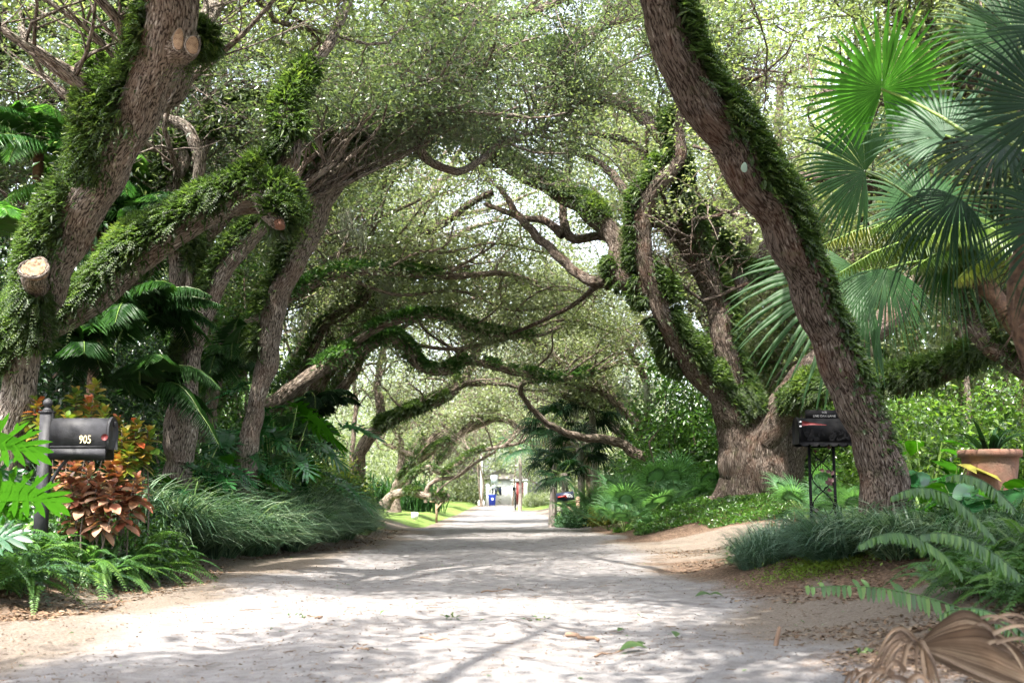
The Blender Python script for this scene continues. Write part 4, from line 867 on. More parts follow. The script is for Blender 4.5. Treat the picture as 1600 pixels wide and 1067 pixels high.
leafmass('thicket', 'sunlit yellow-green shrubbery behind the clay pot', [(5.0, 10, 12.2, 15, 0, 1.2, 30000), (8, 16, 14, 24, 0, 3.8, 40000), (5.8, 9, 18, 24, 0, 2.6, 20000)], leafmat('shrub_leaf_bright', [(.02, .05, .012), (.045, .10, .02), (.085, .16, .028), (.16, .24, .045)], .4, .3, .8, 1.6, 2), .095, .45, 60, .5, 30)
# ground cover on the mound
def carpet(name, label, fn, n, size, mat, h=.06):
    x, y = fn(n); m = len(x); p = np.stack([x, y, G(x, y)+rng.random(m)**1.5*h*(.6+.6*noise3(np.stack([x, y, 0*x], -1), 2.2))], -1)
    mb = MB(); L = size*rng.uniform(.6, 1.3, m); kites(mb, p, rand(m)*[1, 1, .3]+[0, 0, .45], rand(m)*.35+[0, 0, 1], L, L*.5, .2, .1)
    o = mb.build(name, mat); tag(o, label, None, None, 'stuff'); return o
def mound(n):
    x = rng.uniform(1.9, 7.5, n*2); y = rng.uniform(17.6, 24, n*2); w = noise3(np.stack([x, y, 0*x], -1), 1.1)*.35
    k = (((x-4.8)/2.9)**2+((y-20.6)/2.9)**2+w < 1.0) & (rng.random(n*2) < .9); return x[k][:n], y[k][:n]
carpet('ground_cover', 'low leafy ground cover over the mound of the massive oak', mound, 60000, .055, M['shrub'], .14)
def bank(n):
    x = rng.uniform(2.0, 8, n*3); y = rng.uniform(8.2, 13.2, n*3); w = noise3(np.stack([x, y, 0*x], -1), 1.6)*.25
    k = (x-2.3+w > .12*(abs(y-9.6))) & (x-2.0 > (9.2-y)*.8+w); return x[k][:n], y[k][:n]
carpet('ground_cover', 'short mixed weeds around the black mailbox posts', bank, 24000, .05, M['shrub'], .10)
carpet('ground_cover', 'thin yellowish weeds at the foot of the blue green tuft', lambda n: (rng.normal(2.45, .22, n), rng.normal(8.75, .25, n)), 2600, .03, leafmat('weed_leaf', [(.08, .13, .02), (.14, .2, .03)], .4), .12)
# leaf litter and twigs on the ground
def litter(n, ys, xs, size, mat, name, label, cond=None, tilt=.25):
    y = ys[0]+(ys[1]-ys[0])*rng.random(n)**1.6; x = rng.uniform(xs[0], xs[1], n)
    if cond is not None: k = cond(x, y); x, y = x[k], y[k]
    m = len(x); p = np.stack([x, y, G(x, y)+.004], -1); L = size*rng.uniform(.4, 1.5, m)
    mb = MB(); kites(mb, p, rand(m)*[1, 1, .12]+[0, 0, .05], rand(m)*tilt+[0, 0, 1], L, L*rng.uniform(.25, .6, m), rng.uniform(-.1, .3, m)[:, None], .1)
    o = mb.build(name, mat); tag(o, label, None, None, 'stuff')
nz_ = lambda x, y: noise3(np.stack([x, y, 0*x], -1), 1.3)+.6*noise3(np.stack([x, y, 0*x], -1), 4)
litter(30000, (3.2, 12), (-4.5, 3.5), .008, M['litter'], 'grit', 'dark grit and crumbs of bark over the near sand', lambda x, y: nz_(x, y) > -.4, .6)
litter(24000, (3.2, 30), (-4.5, 3.5), .017, M['litter'], 'leaf_litter', 'small brown leaves scattered over the pale lane', lambda x, y: nz_(x, y) > -.1)
litter(34000, (5.5, 15), (1.1, 5.5), .032, M['litter'], 'leaf_litter', 'drift of brown leaves on the right bank', lambda x, y: (x > 1.75+.35*nz_(x, y)) & ((y > 7.2) | (y < 5.6)))
litter(14000, (4.1, 6.4), (.8, 4.2), .026, M['litter'], 'leaf_litter', 'dark leaf scraps around the dead palm leaf', lambda x, y: (x > 1.5+.4*nz_(x, y)))
litter(16000, (6.5, 24), (-4.4, -2.1), .04, M['litter'], 'leaf_litter', 'brown leaves along the foot of the left border', lambda x, y: np.abs(x-np.interp(y, [6, 8, 10.5, 12, 14, 16, 18, 24], [-3.2, -3.0, -3.0, -3.4, -3.0, -2.6, -2.3, -2.5])-.1*nz_(x, y)) < .38)
litter(300, (3.4, 22), (-3.2, 2.6), .028, M['shrub'], 'leaf_litter', 'few fresh green leaves dropped on the lane', None)
def twiglets(n):
    y = 3.6+20*rng.random(n)**1.8; x = rng.uniform(-3.2, 2.8, n); a = rng.normal(0, .6, n)+(rng.random(n) < .3)*1.5; L = rng.uniform(.02, .10, n); K = 5; s = np.linspace(-.5, .5, K)[None]
    X = x[:, None]+np.cos(a)[:, None]*L[:, None]*s+rng.normal(size=(n, K))*.006; Y = y[:, None]+np.sin(a)[:, None]*L[:, None]*s+rng.normal(size=(n, K))*.006
    mb = MB(); batch_tubes(mb, np.stack([X, Y, G(X, Y)+.006+rng.random((n, K))*.006], -1), np.full((n, K), .0014)*rng.uniform(.6, 1.6, (n, 1)), 4)
    o = mb.build('twig_litter', plain('dry_twig', (.13, .085, .06), .9, cs=3)); tag(o, 'thin broken twigs strewn over the lane', None, None, 'stuff')
twiglets(900)
def stick(px, py, px2, py2, label, w=.008, cat='stick'):
    Y1 = (CAMZ)*F/(py-HOR); Y2 = CAMZ*F/(py2-HOR); a = at(px, py, Y1); b = at(px2, py2, Y2)
    s = np.linspace(0, 1, 9)[:, None]; q = a*(1-s)+b*s; q[:, 0] += rng.normal(size=9)*.012; q[:, 1] += rng.normal(size=9)*.02; q[:, 2] = G(q[:, 0], q[:, 1])+w*.9+.006*np.sin(s[:, 0]*9)
    mb = MB(); tube(mb, q, w*(1-.4*s[:, 0]), 8, .15); o = mb.build('fallen_stick', M['twig_d'], origin=tuple(q[4])); tag(o, label, cat, 'fallen sticks on the lane')
M['twig_d'] = plain('stick_bark', (.19, .12, .08), .9, bump=.5, bs=90)
stick(888, 978, 932, 984, 'thickest short brown stick lying on the lane right of centre', .014)
stick(752, 921, 800, 919, 'thin straight stick lying across the middle of the lane', .006)
stick(655, 992, 700, 996, 'twig in the lower left part of the lane', .005)
stick(930, 1012, 985, 1002, 'crooked twig below the thickest stick', .006)
stick(505, 960, 480, 950, 'twig with leaf scraps at the left of the lane', .006)
q = gxy(*at(1208, 985, 5.6)[:2]); mb = MB(); tube(mb, np.array([q-[.0, 0, .05], q+[.02, 0, .04], q+[.035, .01, .09]]), np.array([.014, .012, .009]), 8, .1)
tag(mb.build('broken_stub', M['twig_d'], origin=tuple(q)), 'short brown stub sticking out of the sand on the right', 'stub')
def fallen_leaf(px, py, label, size=.10, mat='shrub', rz=0):
    Y = CAMZ*F/(py-HOR)*.97; q = gxy(*at(px, py, Y)[:2]); mb = MB(); t = np.linspace(0, 1, 7); K = 7
    d = np.array([math.cos(rz), math.sin(rz), 0]); C_ = q+[0, 0, .012]-d*size*.5+d*size*t[:, None]; C_[:, 2] += .25*size*np.sin(t*PI)
    S = np.repeat(np.array([[-d[1], d[0], .25]]), 7, 0); ribbons(mb, C_[None], S[None], (size*.24*np.array([.05, .6, .95, 1, .85, .5, .03]))[None], .6, crease=.25)
    o = mb.build('fallen_leaf', M[mat], origin=tuple(q)); tag(o, label, 'leaf', 'fallen green leaves on the sand')
M['leaf_g'] = leafmat('fresh_leaf', [(.02, .05, .018), (.04, .08, .024), (.10, .13, .03)], .2, .4, .4, 1.2, 20)
for i, (px, py, l, s_, rz) in enumerate([(990, 1000, 'largest fresh green leaf lying on the lane edge', .15, .3), (1056, 976, 'upright curled yellow-green leaf on the tan sand', .10, 1.4), (1002, 992, 'folded green leaf touching the largest one', .08, 1.0), (1100, 925, 'dark green leaf pair at the shadow under the right bank', .14, .2), (970, 966, 'small green leaf above the crooked twig', .07, .9), (1118, 922, 'dark leaf just right of the leaf pair', .11, -.4), (1185, 905, 'dull leaf near the blue green tuft', .10, .1)]): fallen_leaf(px, py, l, s_, 'leaf_g', rz)
for k, (px, py, lb) in enumerate([(472, 950, 'small oak sprig with leaves on the left side of the lane'), (712, 958, 'leafy sprig lying on the lane centre'), (842, 958, 'leaf scrap bunch right of the lane centre'), (1352, 1010, 'small green seedling in the shaded sand'), (570, 1008, 'greyish sprig in the left foreground of the lane')]):
    Y = CAMZ*F/(py-HOR)*.98 if px < 1300 else 5.0; q = gxy(*at(px, py, Y)[:2]); mb = MB(); n = 11; kites(mb, q+rand(n)*[.04, .03, .006]+[0, 0, .012], rand(n)*[1, 1, .2]+[0, 0, .25], rand(n)*.4+[0, 0, 1], .038, .016); tag(mb.build('leaf_sprig', M['leaf_g'] if k != 4 else M['litter'], origin=tuple(q)), lb, 'sprig', 'fallen sprigs on the sand')

# ------------------------------------------------------------------ fan palms
def gfan(name_root, c_px, Y, R_px, mid, label=None, tilt=(0, -1, .25), spread=300, mat='palm', stalk_to=None, droop=.12, seed=1, cup=.06, rv=.5, nseg=46, split=.5, fold=.5, thick=.008):
    c, t = P(c_px[0], c_px[1], Y); R = R_px*t/F; a = math.radians(mid)
    Nn = nz(np.asarray(tilt, float)); Fd = np.array([math.cos(a), 0, math.sin(a)]); Fd = nz(Fd-Nn*np.dot(Fd, Nn))
    mb = MB(); fan(mb, c, Fd, Nn, R, spread, nseg, split, droop, cup, rv, seed, fold); o = mb.build('frond', M[mat], name_root)
    if label: o['label'] = label
    if stalk_to is not None:
        e = np.asarray(stalk_to, float); s = np.linspace(0, 1, 9)[:, None]; m = (c+e)/2+[0, 0, .12*np.linalg.norm(c-e)]
        q = c*(1-s)**2+2*m*s*(1-s)+e*s**2; sb = MB(); tube(sb, q, np.linspace(thick, thick*2.2, 9), 8, 0); k = sb.build('leaf_stalk', M['stalk'], o); k.location = (0, 0, 0)
    return o
M['stalk'] = plain('palm_stalk', (.16, .24, .05), .4, col2=(.09, .16, .035))
M['pale_trunk'] = plain('pale_palm_trunk', (.34, .29, .26), .9, bump=.5, bs=12, col2=(.2, .17, .15), cs=5)
M['fibre'] = plain('palm_trunk_fibre', (.13, .075, .045), .95, bump=1, bs=40, col2=(.05, .028, .018), cs=20)
# near fan palm, trunk at the right edge
cA = at(1655, 330, 6.3); pA = gxy(cA[0]+.05, 6.4)
A = thing('fan_palm', 'large fan palm at the right edge with huge green and dark fan leaves', 'palm', tuple(pA))
mb = MB(); q = np.array([pA-[0, 0, .1], pA+[-.02, 0, .8], [cA[0]-.16, 6.35, pA[2]+1.6], [cA[0]-.10, 6.3, cA[2]]]); qq, rr = catmull(q, [.16, .15, .16, .11], .06); tube(mb, qq, rr, 20, .15, 3, ridge=.01)
n = 420; i = rng.integers(0, len(qq), n); d = nz(rand(n)*[1, 1, .2]); K = 5; s = np.linspace(0, 1, K)[None, :, None]; Bp = qq[i]+d*rr[i][:, None]
Cn = Bp[:, None]+(d*.10+[0, 0, -.10])[:, None]*s+(rand(n)*.05)[:, None]*s; ribbons(mb, Cn, np.repeat(nz(np.cross(d, [0, 0, 1.]))[:, None], K, 1), np.repeat(np.linspace(.014, .003, K)[None], n, 0)); mb.build('trunk', M['fibre'], A)
k = dict(stalk_to=cA)
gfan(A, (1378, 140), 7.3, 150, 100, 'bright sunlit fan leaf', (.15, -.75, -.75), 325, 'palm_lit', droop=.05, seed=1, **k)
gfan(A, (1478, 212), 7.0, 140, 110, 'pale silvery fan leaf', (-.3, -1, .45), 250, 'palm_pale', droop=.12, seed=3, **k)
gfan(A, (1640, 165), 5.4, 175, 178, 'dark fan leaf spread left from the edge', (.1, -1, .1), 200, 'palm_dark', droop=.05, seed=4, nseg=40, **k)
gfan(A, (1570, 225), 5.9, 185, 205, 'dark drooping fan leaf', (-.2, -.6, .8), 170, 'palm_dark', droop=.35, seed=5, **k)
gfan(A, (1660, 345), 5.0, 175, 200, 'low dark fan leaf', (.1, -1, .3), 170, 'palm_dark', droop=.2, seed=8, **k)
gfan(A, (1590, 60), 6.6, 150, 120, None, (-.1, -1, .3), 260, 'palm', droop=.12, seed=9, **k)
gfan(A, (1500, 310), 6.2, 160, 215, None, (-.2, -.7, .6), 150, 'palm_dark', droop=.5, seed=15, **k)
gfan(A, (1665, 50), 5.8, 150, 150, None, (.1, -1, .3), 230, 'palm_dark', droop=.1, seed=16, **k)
# second fan palm, behind the leaning oak
cB = at(1520, 420, 10.6); pB = gxy(cB[0]+1.0, 10.9)
Bp_ = thing('fan_palm', 'fan palm behind the leaning oak trunk, dropping wide pleated leaves on both sides', 'palm', tuple(pB))
mb = MB(); qq, rr = catmull([pB-[0, 0, .1], pB+[.05, 0, 1.2], [cB[0], 10.6, cB[2]]], [.13, .11, .10], .08); tube(mb, qq, rr, 16, .12, 5); mb.build('trunk', M['fibre'], Bp_)
k = dict(stalk_to=cB)
gfan(Bp_, (1352, 268), 8.6, 140, 165, 'backlit half fan leaf under the bright one', (.25, -1, -.2), 215, 'palm', droop=.18, seed=2, **k)
gfan(Bp_, (1345, 425), 10.4, 215, 208, 'wide dark fan leaf left of the trunk', (-.1, -.9, .4), 140, 'palm', droop=.22, seed=6, split=.62, nseg=40, **k)
gfan(Bp_, (1385, 420), 9.9, 120, 262, 'half fan leaf hanging right of the leaning trunk', (.15, -1, .15), 150, 'palm', droop=.2, seed=7, **k)
gfan(Bp_, (1450, 330), 10.2, 130, 90, None, (.1, -1, .4), 260, 'palm', droop=.15, seed=10, **k)
gfan(Bp_, (1480, 380), 10.8, 120, 250, None, (-.1, -1, .3), 200, 'palm', droop=.4, seed=12, **k)
# feathery hanging fronds on the right
FP = gxy(5.1, 10.9); fp = thing('feather_palm', 'feather palm behind the fan palms with yellowish hanging fronds', 'palm', tuple(FP)); mb = MB(); sb = MB(); top = at(1600, 400, 10.9)
D = []; Bb = []; LL = []
for (tx, ty, tY) in [(1330, 330, 9.6), (1300, 420, 9.8), (1380, 300, 10.2), (1420, 420, 10), (1480, 300, 10.4), (1500, 440, 10.2), (1250, 360, 10), (1560, 300, 11), (1650, 300, 11), (1700, 400, 11), (1430, 360, 9.4)]:
    e = at(tx, ty, tY); v = e-top; L = np.linalg.norm(v); D.append(nz(v+[0, 0, .45*L])); Bb.append(top); LL.append(L)
fronds(mb, sb, np.array(Bb), np.array(D), np.array(LL), .45, 60, .36, .022, .012, ldroop=.9)
tb = MB(); qq, rr = catmull([FP-[0, 0, .1], (FP+top)/2+[.1, 0, 0], top], [.1, .09, .08], .08); tube(tb, qq, rr, 14, .05); tb.build('trunk', M['bark_grey'], fp)
mb.build('fronds', leafmat('feather_leaf', [(.05, .10, .02), (.09, .15, .03), (.2, .22, .05)], .4, .35, .6, 1.5, 2), fp); sb.build('leaf_stalks', M['stalk'], fp)

# left feather palms
def feather_palm(c_px, Y, label, nf, L, mat, seed, stem=True, el=(.1, 1.3), az=None, ll=.34, lw=.026, droop=.75):
    global rng
    keep = rng; rng = np.random.default_rng(seed)
    top = at(*c_px, Y); g = gxy(top[0], top[1]); r_ = thing('feather_palm', label, 'palm', tuple(g), 'feather palms on the left')
    mb = MB(); sb = MB()
    a = rng.uniform(0, 2*PI, nf); e = rng.uniform(*el, nf); D = np.stack([np.cos(a)*np.cos(e), np.sin(a)*np.cos(e), np.sin(e)], -1)
    tops = top+rand(nf)*[.1, .1, .08]
    fronds(mb, sb, tops, D, L*rng.uniform(.75, 1.15, nf), droop*rng.uniform(.6, 1.2, nf), 46, ll, lw, .011, ldroop=.5, vee=.25)
    if stem: 
        tb = MB(); qq, rr = catmull([g-[0, 0, .1], (g+top)/2+[.08, 0, 0], top], [.07, .06, .06], .08); tube(tb, qq, rr, 10, .03); tb.build('trunk', M['fibre'], r_)
    mb.build('fronds', M[mat], r_); sb.build('leaf_stalks', M['stalk'], r_); rng = keep
feather_palm((60, 235), 12.2, 'feather palm top left of the leaning trunk, sunlit upper fronds', 16, 1.3, 'areca', 21)
feather_palm((150, 300), 12.6, 'feather palm directly behind the leaning trunk', 14, 1.2, 'areca', 22)
feather_palm((-10, 360), 11.0, 'feather palm whose shiny frond enters at the left edge', 12, 1.1, 'areca', 23)
feather_palm((245, 330), 12.4, 'feather palm between leaning trunk and upright grey stem', 13, 1.0, 'palm', 24, stem=False)
feather_palm((210, 490), 11.9, 'low feather palm under the fern covered limb', 15, 1.1, 'palm', 25, stem=False)
feather_palm((130, 540), 11.3, 'feather palm nearest above the croton leaves', 14, .85, 'palm', 26, stem=False)
feather_palm((235, 600), 12.0, 'shaded feather palm right of the crotons', 13, .8, 'palm', 27, stem=False)
feather_palm((340, 560), 16.0, 'feather palm in the gap right of the twin stems', 14, 1.0, 'palm', 28, stem=False)
feather_palm((470, 680), 18.5, 'bluish feather palm behind the curved oak trunk', 16, 1.0, 'palm', 29, stem=False)
feather_palm((500, 640), 20.5, 'farther feather palm at the end of the shade, left side', 14, 1.2, 'palm_dark', 30, stem=False)

# saw palmettos: one built, the rest copied
def palmetto(c, label, nf=11, R=.38, mat='palm_lit', seed=1, H=.45):
    g_ = np.random.default_rng(seed); r_ = thing('saw_palmetto', label, 'palmetto', tuple(c), 'saw palmettos in the right beds'); c = np.asarray(c)
    for i in range(nf):
        a = i/nf*2*PI+g_.normal()*.3; e = g_.uniform(.3, 1.2); d = np.array([math.cos(a)*math.cos(e), math.sin(a)*math.cos(e), math.sin(e)]); h = H*g_.uniform(.6, 1.2)
        p = c+d*h; N = nz(np.cross(np.cross(d, [0, 0, 1.]), d)); mb = MB(); fan(mb, p, d, N+g_.normal(size=3)*.3, R*g_.uniform(.8, 1.15), 210, 26, .3, .12, .15, g_.uniform(.2, .8), seed*50+i)
        o = mb.build('frond', M[mat], r_); sb = MB(); rod(sb, c, p, .006); k_ = sb.build('leaf_stalk', M['stalk'], o); k_.location = (0, 0, 0)
    return r_
pm = palmetto(gpt(1060, 785, 23), 'saw palmetto nearest the left flank of the massive oak', 13, .62, 'palmetto', 3, .75)
for (px, Y, sc, lb, rz) in [(1000, 21.5, 1.1, 'saw palmetto in the middle of the bed left of the mound', 1), (950, 23, 1.0, 'saw palmetto low at the lane side of the bed', 2.2), (1035, 24.5, 1.35, 'tall saw palmetto at the back of the bed left of the mound', 3.1), (1085, 23.5, 1.2, 'saw palmetto partly behind the massive oak trunk', 4), (925, 29, 1.0, 'farthest saw palmetto beside the navy mailbox', 5), (975, 20.3, .7, 'small saw palmetto at the tip of the mound slope', .4),
                           (1222, 21.5, .7, 'saw palmetto seen between massive oak and black mailbox', 2.7), (1295, 16, .6, 'saw palmetto right behind the scrolled mailbox posts', 3.7), (1335, 15.5, .7, 'saw palmetto between mailbox and leaning trunk', 1.3), (1262, 17.5, .8, 'tall saw palmetto behind the black mailbox box', .8)]:
    q = gpt(px, 780, Y); copy_tree(pm, tuple(q), rz, sc, lb)
# background fan palms, right, dark
def small_fan_palm(c_px, Y, label, R, H, seed, nf=13, mat='palm_dark'):
    top = at(*c_px, Y); g = gxy(top[0], top[1]); r_ = thing('fan_palm', label, 'palm', tuple(g)); g_ = np.random.default_rng(seed)
    tb = MB(); qq, rr = catmull([g-[0, 0, .1], (g+top)/2+[.05, 0, 0], top], [.13, .10, .10], .15); tube(tb, qq, rr, 10, .08); tb.build('trunk', M['pale_trunk'], r_)
    for i in range(nf):
        a = i/nf*2*PI+g_.normal()*.3; e = g_.uniform(-.5, 1.0); d = np.array([math.cos(a)*math.cos(e), math.sin(a)*math.cos(e), math.sin(e)]); p = top+d*R*.8
        N = nz(np.cross(np.cross(d, [0, 0, 1.]), d)+g_.normal(size=3)*.2); mb = MB(); fan(mb, p, d, N, R*g_.uniform(.8, 1.1), 240, 30, .45, .45, .1, g_.uniform(.2, .8), seed*50+i)
        o = mb.build('frond', M[mat], r_); sb = MB(); rod(sb, top, p, .012); k_ = sb.build('leaf_stalk', M['stalk'], o); k_.location = (0, 0, 0)
small_fan_palm((862, 660), 33, 'dark fan palm over the navy mailbox', .72, 0, 41)
small_fan_palm((905, 700), 31, 'dark fan palm right of the navy mailbox, low leaves', .72, 0, 42)
small_fan_palm((862, 715), 36, 'dark fan palm leaning nearest the far bright lane', .66, 0, 43)
small_fan_palm((925, 640), 34, 'bluish dark fan palm highest in the right shade', .8, 0, 44)
small_fan_palm((880, 740), 29.5, 'short fan palm behind the navy mailbox', .55, 0, 45)
small_fan_palm((812, 700), 70, 'pale fan palm with hanging dead leaves near the far end', 1.1, 0, 46, 13, 'palm_pale')
small_fan_palm((1085, 700), 27, 'green fan palm in the shrubs left of the massive oak', .8, 0, 47, 12, 'palm')

# ------------------------------------------------------------------ philodendrons
def lobed(mb, c, Fd, N, L, Wd, seed, droop=.2):
    g_ = np.random.default_rng(seed); Fd = nz(np.asarray(Fd, float)); S = nz(np.cross(Fd, N)); N = np.cross(S, Fd); K = 7; t = np.linspace(0, 1, K)
    def pt(u, v):   # u along midrib, v sideways (world offset)
        p = c+Fd*(L*u)+S*v+N*(abs(v)*.16); p = p-np.array([0, 0, 1.])*(droop*L*max(u, 0)**2+abs(v)*.22*droop); return p
    mid = np.array([pt(u, 0) for u in np.linspace(0, 1, K)]); ribbons(mb, mid[None], np.repeat(S[None], K, 0)[None], (Wd*np.array([.2, .26, .24, .2, .16, .11, .01]))[None], g_.random()*.6, crease=.2)
    nl = 8
    for sg in (-1, 1):
        for j in range(nl):
            u0 = -.02+.9*j/(nl-1); ll = Wd*.58*(.62+.55*math.sin(PI*(.12+.78*(1-u0))))*g_.uniform(.9, 1.1); ang = math.radians(112-95*(j/(nl-1)))+g_.normal()*.06
            pts = np.array([pt(u0+ll*s_*math.cos(ang)/L+.04*math.sin(s_*3)*0, sg*ll*s_*math.sin(ang)) for s_ in t]); tn = nz(np.gradient(pts, axis=0)); sd = nz(np.cross(tn, N))
            w = L*.05*np.array([1.0, .85, .85, .95, .9, .6, .06])*(1 if j < nl-1 else 1.2); ribbons(mb, pts[None], sd[None], w[None], np.clip(.35+g_.normal()*.1, 0, 1), crease=.18)
            if j < nl-2 and ll > Wd*.35:      # small side lobe
                m_ = pts[3]; d2 = nz(tn[3]*.8-Fd*.6); q = m_+d2*(ll*.3)*t[:, None]; ribbons(mb, q[None], np.repeat(nz(np.cross(d2, N))[None], K, 0)[None], (L*.03*np.array([.8, 1, 1.1, 1.1, .9, .6, .1]))[None], .4, crease=.18)
def philo(name_c, label, leaves, crown, mat='philo', rt=True):
    r_ = thing('philodendron', label, 'philodendron', tuple(crown), 'split leaf philodendrons on the left'); crown = np.asarray(crown)
    for i, (c, Fd, N, L, Wd, m) in enumerate(leaves):
        mb = MB(); lobed(mb, np.asarray(c, float), Fd, N, L, Wd, i+int(abs(c[0]*77))); o = mb.build('leaf', M[m or mat], r_)
        s = np.linspace(0, 1, 8)[:, None]; c = np.asarray(c); m_ = (c+crown)/2+[0, 0, .15]; q = c*(1-s)**2+2*m_*s*(1-s)+crown*s**2; sb = MB(); tube(sb, q, np.linspace(.006, .011, 8), 7, 0); k_ = sb.build('leaf_stalk', M['stalk'], o); k_.location = (0, 0, 0)
    return r_
def dirpx(a, y=0): a = math.radians(a); return np.array([math.cos(a), y, math.sin(a)])
cr = gxy(-3.75, 7.2)
philo(0, 'bright split leaf philodendron filling the left edge in front of the mailbox', [
    (at(-50, 690, 7.2), dirpx(4, -.05), (.0, -.85, .6), .46, .34, 'philo_lit'), (at(-12, 770, 7.1), dirpx(4, -.1), (.1, -.8, .6), .44, .32, 'philo_lit'),
    (at(-60, 800, 7.4), dirpx(12, -.2), (0, -.7, .8), .42, .32, 'philo_lit'), (at(-60, 850, 7.0), dirpx(20, 0), (0, -.8, .6), .36, .3, 'philo'), (at(-60, 745, 7.3), dirpx(12, .1), (0, -.9, .4), .36, .28, 'philo')], cr)
def philo_rand(px, Y, label, n, L, seed, lit=.2, spread_px=70, h=(.5, 1.1)):
    g_ = np.random.default_rng(seed); crn = gpt(px, 780, Y); lv = []
    for i in range(n):
        a = g_.uniform(-2.9, .3) if i % 4 else g_.uniform(0, 3); d = np.array([math.cos(a), math.sin(a), -.15+g_.normal()*.2]); rr_ = g_.uniform(.2, .75); p = crn+d*[rr_, rr_, 0]+[0, 0, g_.uniform(*h)]
        lv.append((p, d+[0, 0, -.2], (d[0]*.35+g_.normal()*.2, -.35+g_.normal()*.2, 1), L*g_.uniform(.75, 1.15), L*.85*g_.uniform(.8, 1.1), 'philo_lit' if g_.random() < lit else None))
    return philo(0, label, lv, tuple(crn))
philo_rand(290, 13.2, 'glossy philodendron between the red crotons and the twin oak', 11, .40, 5, .3)
philo_rand(245, 12.6, 'philodendron crowding the foot of the twin stemmed oak', 8, .36, 6, .2, h=(.4, .9))
philo_rand(335, 14.2, 'philodendron left of the curved oak trunk', 11, .42, 7, .15, h=(.5, 1.2))
philo_rand(430, 15.2, 'tall philodendron right of the curved oak trunk', 13, .52, 8, .35, h=(.9, 2.1))
philo_rand(470, 16.6, 'dark philodendron above the far half of the grass border', 12, .5, 9, .15, h=(.6, 1.7))
philo_rand(360, 14.6, 'philodendron with upright stalks seen just left of the knee', 9, .45, 10, .2, h=(.9, 1.7))
# ------------------------------------------------------------------ crotons
def croton(px, Y, label, tops, mats, seed):
    g_ = np.random.default_rng(seed); crn = gpt(px, 780, Y); r_ = thing('croton_shrub', label, 'croton', tuple(crn), 'crotons around the 905 mailbox')
    sb = MB(); mbs = {m: MB() for m in set(mats)}
    for i, (tx, ty, dY) in enumerate(tops):
        t_ = at(tx, ty, Y+dY); s = np.linspace(0, 1, 7)[:, None]; b0 = gxy(crn[0]+(t_[0]-crn[0])*.6, t_[1]+.05); q = b0*(1-s)+t_*s+np.sin(s*5+i)*[.02, .02, 0]; tube(sb, q, np.linspace(.008, .005, 7), 6, 0)
        n = 26; a = np.arange(n)*2.4; e = np.linspace(-.5, 1.1, n)+g_.normal(size=n)*.15; D = np.stack([np.cos(a)*np.cos(e), np.sin(a)*np.cos(e)-.25, np.sin(e)], -1); D = nz(D); K = 7; t = np.linspace(0, 1, K)
        L = np.linspace(.155, .09, n)*g_.uniform(.85, 1.1, n); B = t_-np.array([0, 0, .20])*(1-np.arange(n)/n)[:, None]
        Cn = B[:, None]+D[:, None]*(L[:, None]*t)[..., None]; Cn[..., 2] -= .22*L[:, None]*t**2
        S = nz(np.cross(D, [0, 0, 1.]+g_.normal(size=(n, 3))*.2)); m = mats[i % len(mats)]
        ribbons(mbs[m], Cn, np.repeat(S[:, None], K, 1), L[:, None]*.27*np.array([.15, .55, .88, 1, .92, .62, .06]), g_.random(n), crease=.25)
    for m in mbs: mbs[m].build('leaves', M[m], r_)
    sb.build('stem', M['twig'], r_)
croton(100, 9.3, 'green and orange croton rising above the 905 mailbox', [(58, 625, 0), (85, 640, .1), (118, 612, .2), (140, 625, .1), (165, 640, 0), (105, 650, -.3), (185, 655, .1), (150, 600, .3), (65, 655, -.2), (210, 665, .1)], ['croton', 'croton_g', 'croton_g'], 1)
croton(205, 9.2, 'yellow-green croton to the right of the 905 mailbox', [(195, 672, 0), (215, 660, .1), (200, 700, -.1), (190, 690, .1), (222, 690, .1), (185, 715, -.1), (235, 672, .2)], ['croton_g', 'croton'], 2)
croton(150, 8.9, 'coral red croton under the 905 mailbox', [(140, 730, 0), (155, 748, -.1), (170, 725, .1), (120, 720, .1), (100, 715, .2), (185, 735, .1), (150, 765, 0), (215, 745, 0), (205, 760, .1), (130, 760, -.1), (175, 755, -.15), (110, 745, -.1), (160, 785, -.1), (195, 780, 0), (120, 785, 0)], ['croton_r'], 3)

# ------------------------------------------------------------------ mailboxes
M['box_dark'] = plain('dark_paint', (.030, .030, .034), .6, bump=.25, bs=120, col2=(.017, .017, .019), cs=16, spec=.3)
M['black'] = plain('black_iron', (.003, .003, .0035), .7, bump=.15, bs=80, spec=.12)
M['gold'] = plain('number_gold', (.75, .65, .36), .4, col2=(.6, .5, .28))
M['red'] = plain('flag_red', (.16, .012, .012), .6)
M['white'] = plain('white_paint', (.8, .8, .8), .5, col2=(.68, .69, .70))
M['navy'] = plain('navy_paint', (.02, .028, .06), .4)
M['wood'] = plain('post_wood', (.34, .24, .16), .85, bump=.4, bs=50, col2=(.22, .15, .10))
M['clay'] = plain('terracotta', (.15, .07, .045), .9, bump=.5, bs=50, col2=(.10, .06, .04), cs=7)
M['blue'] = plain('bin_blue', (.03, .07, .52), .4)
M['plaque'] = plain('letter_grey', (.22, .22, .22), .6)
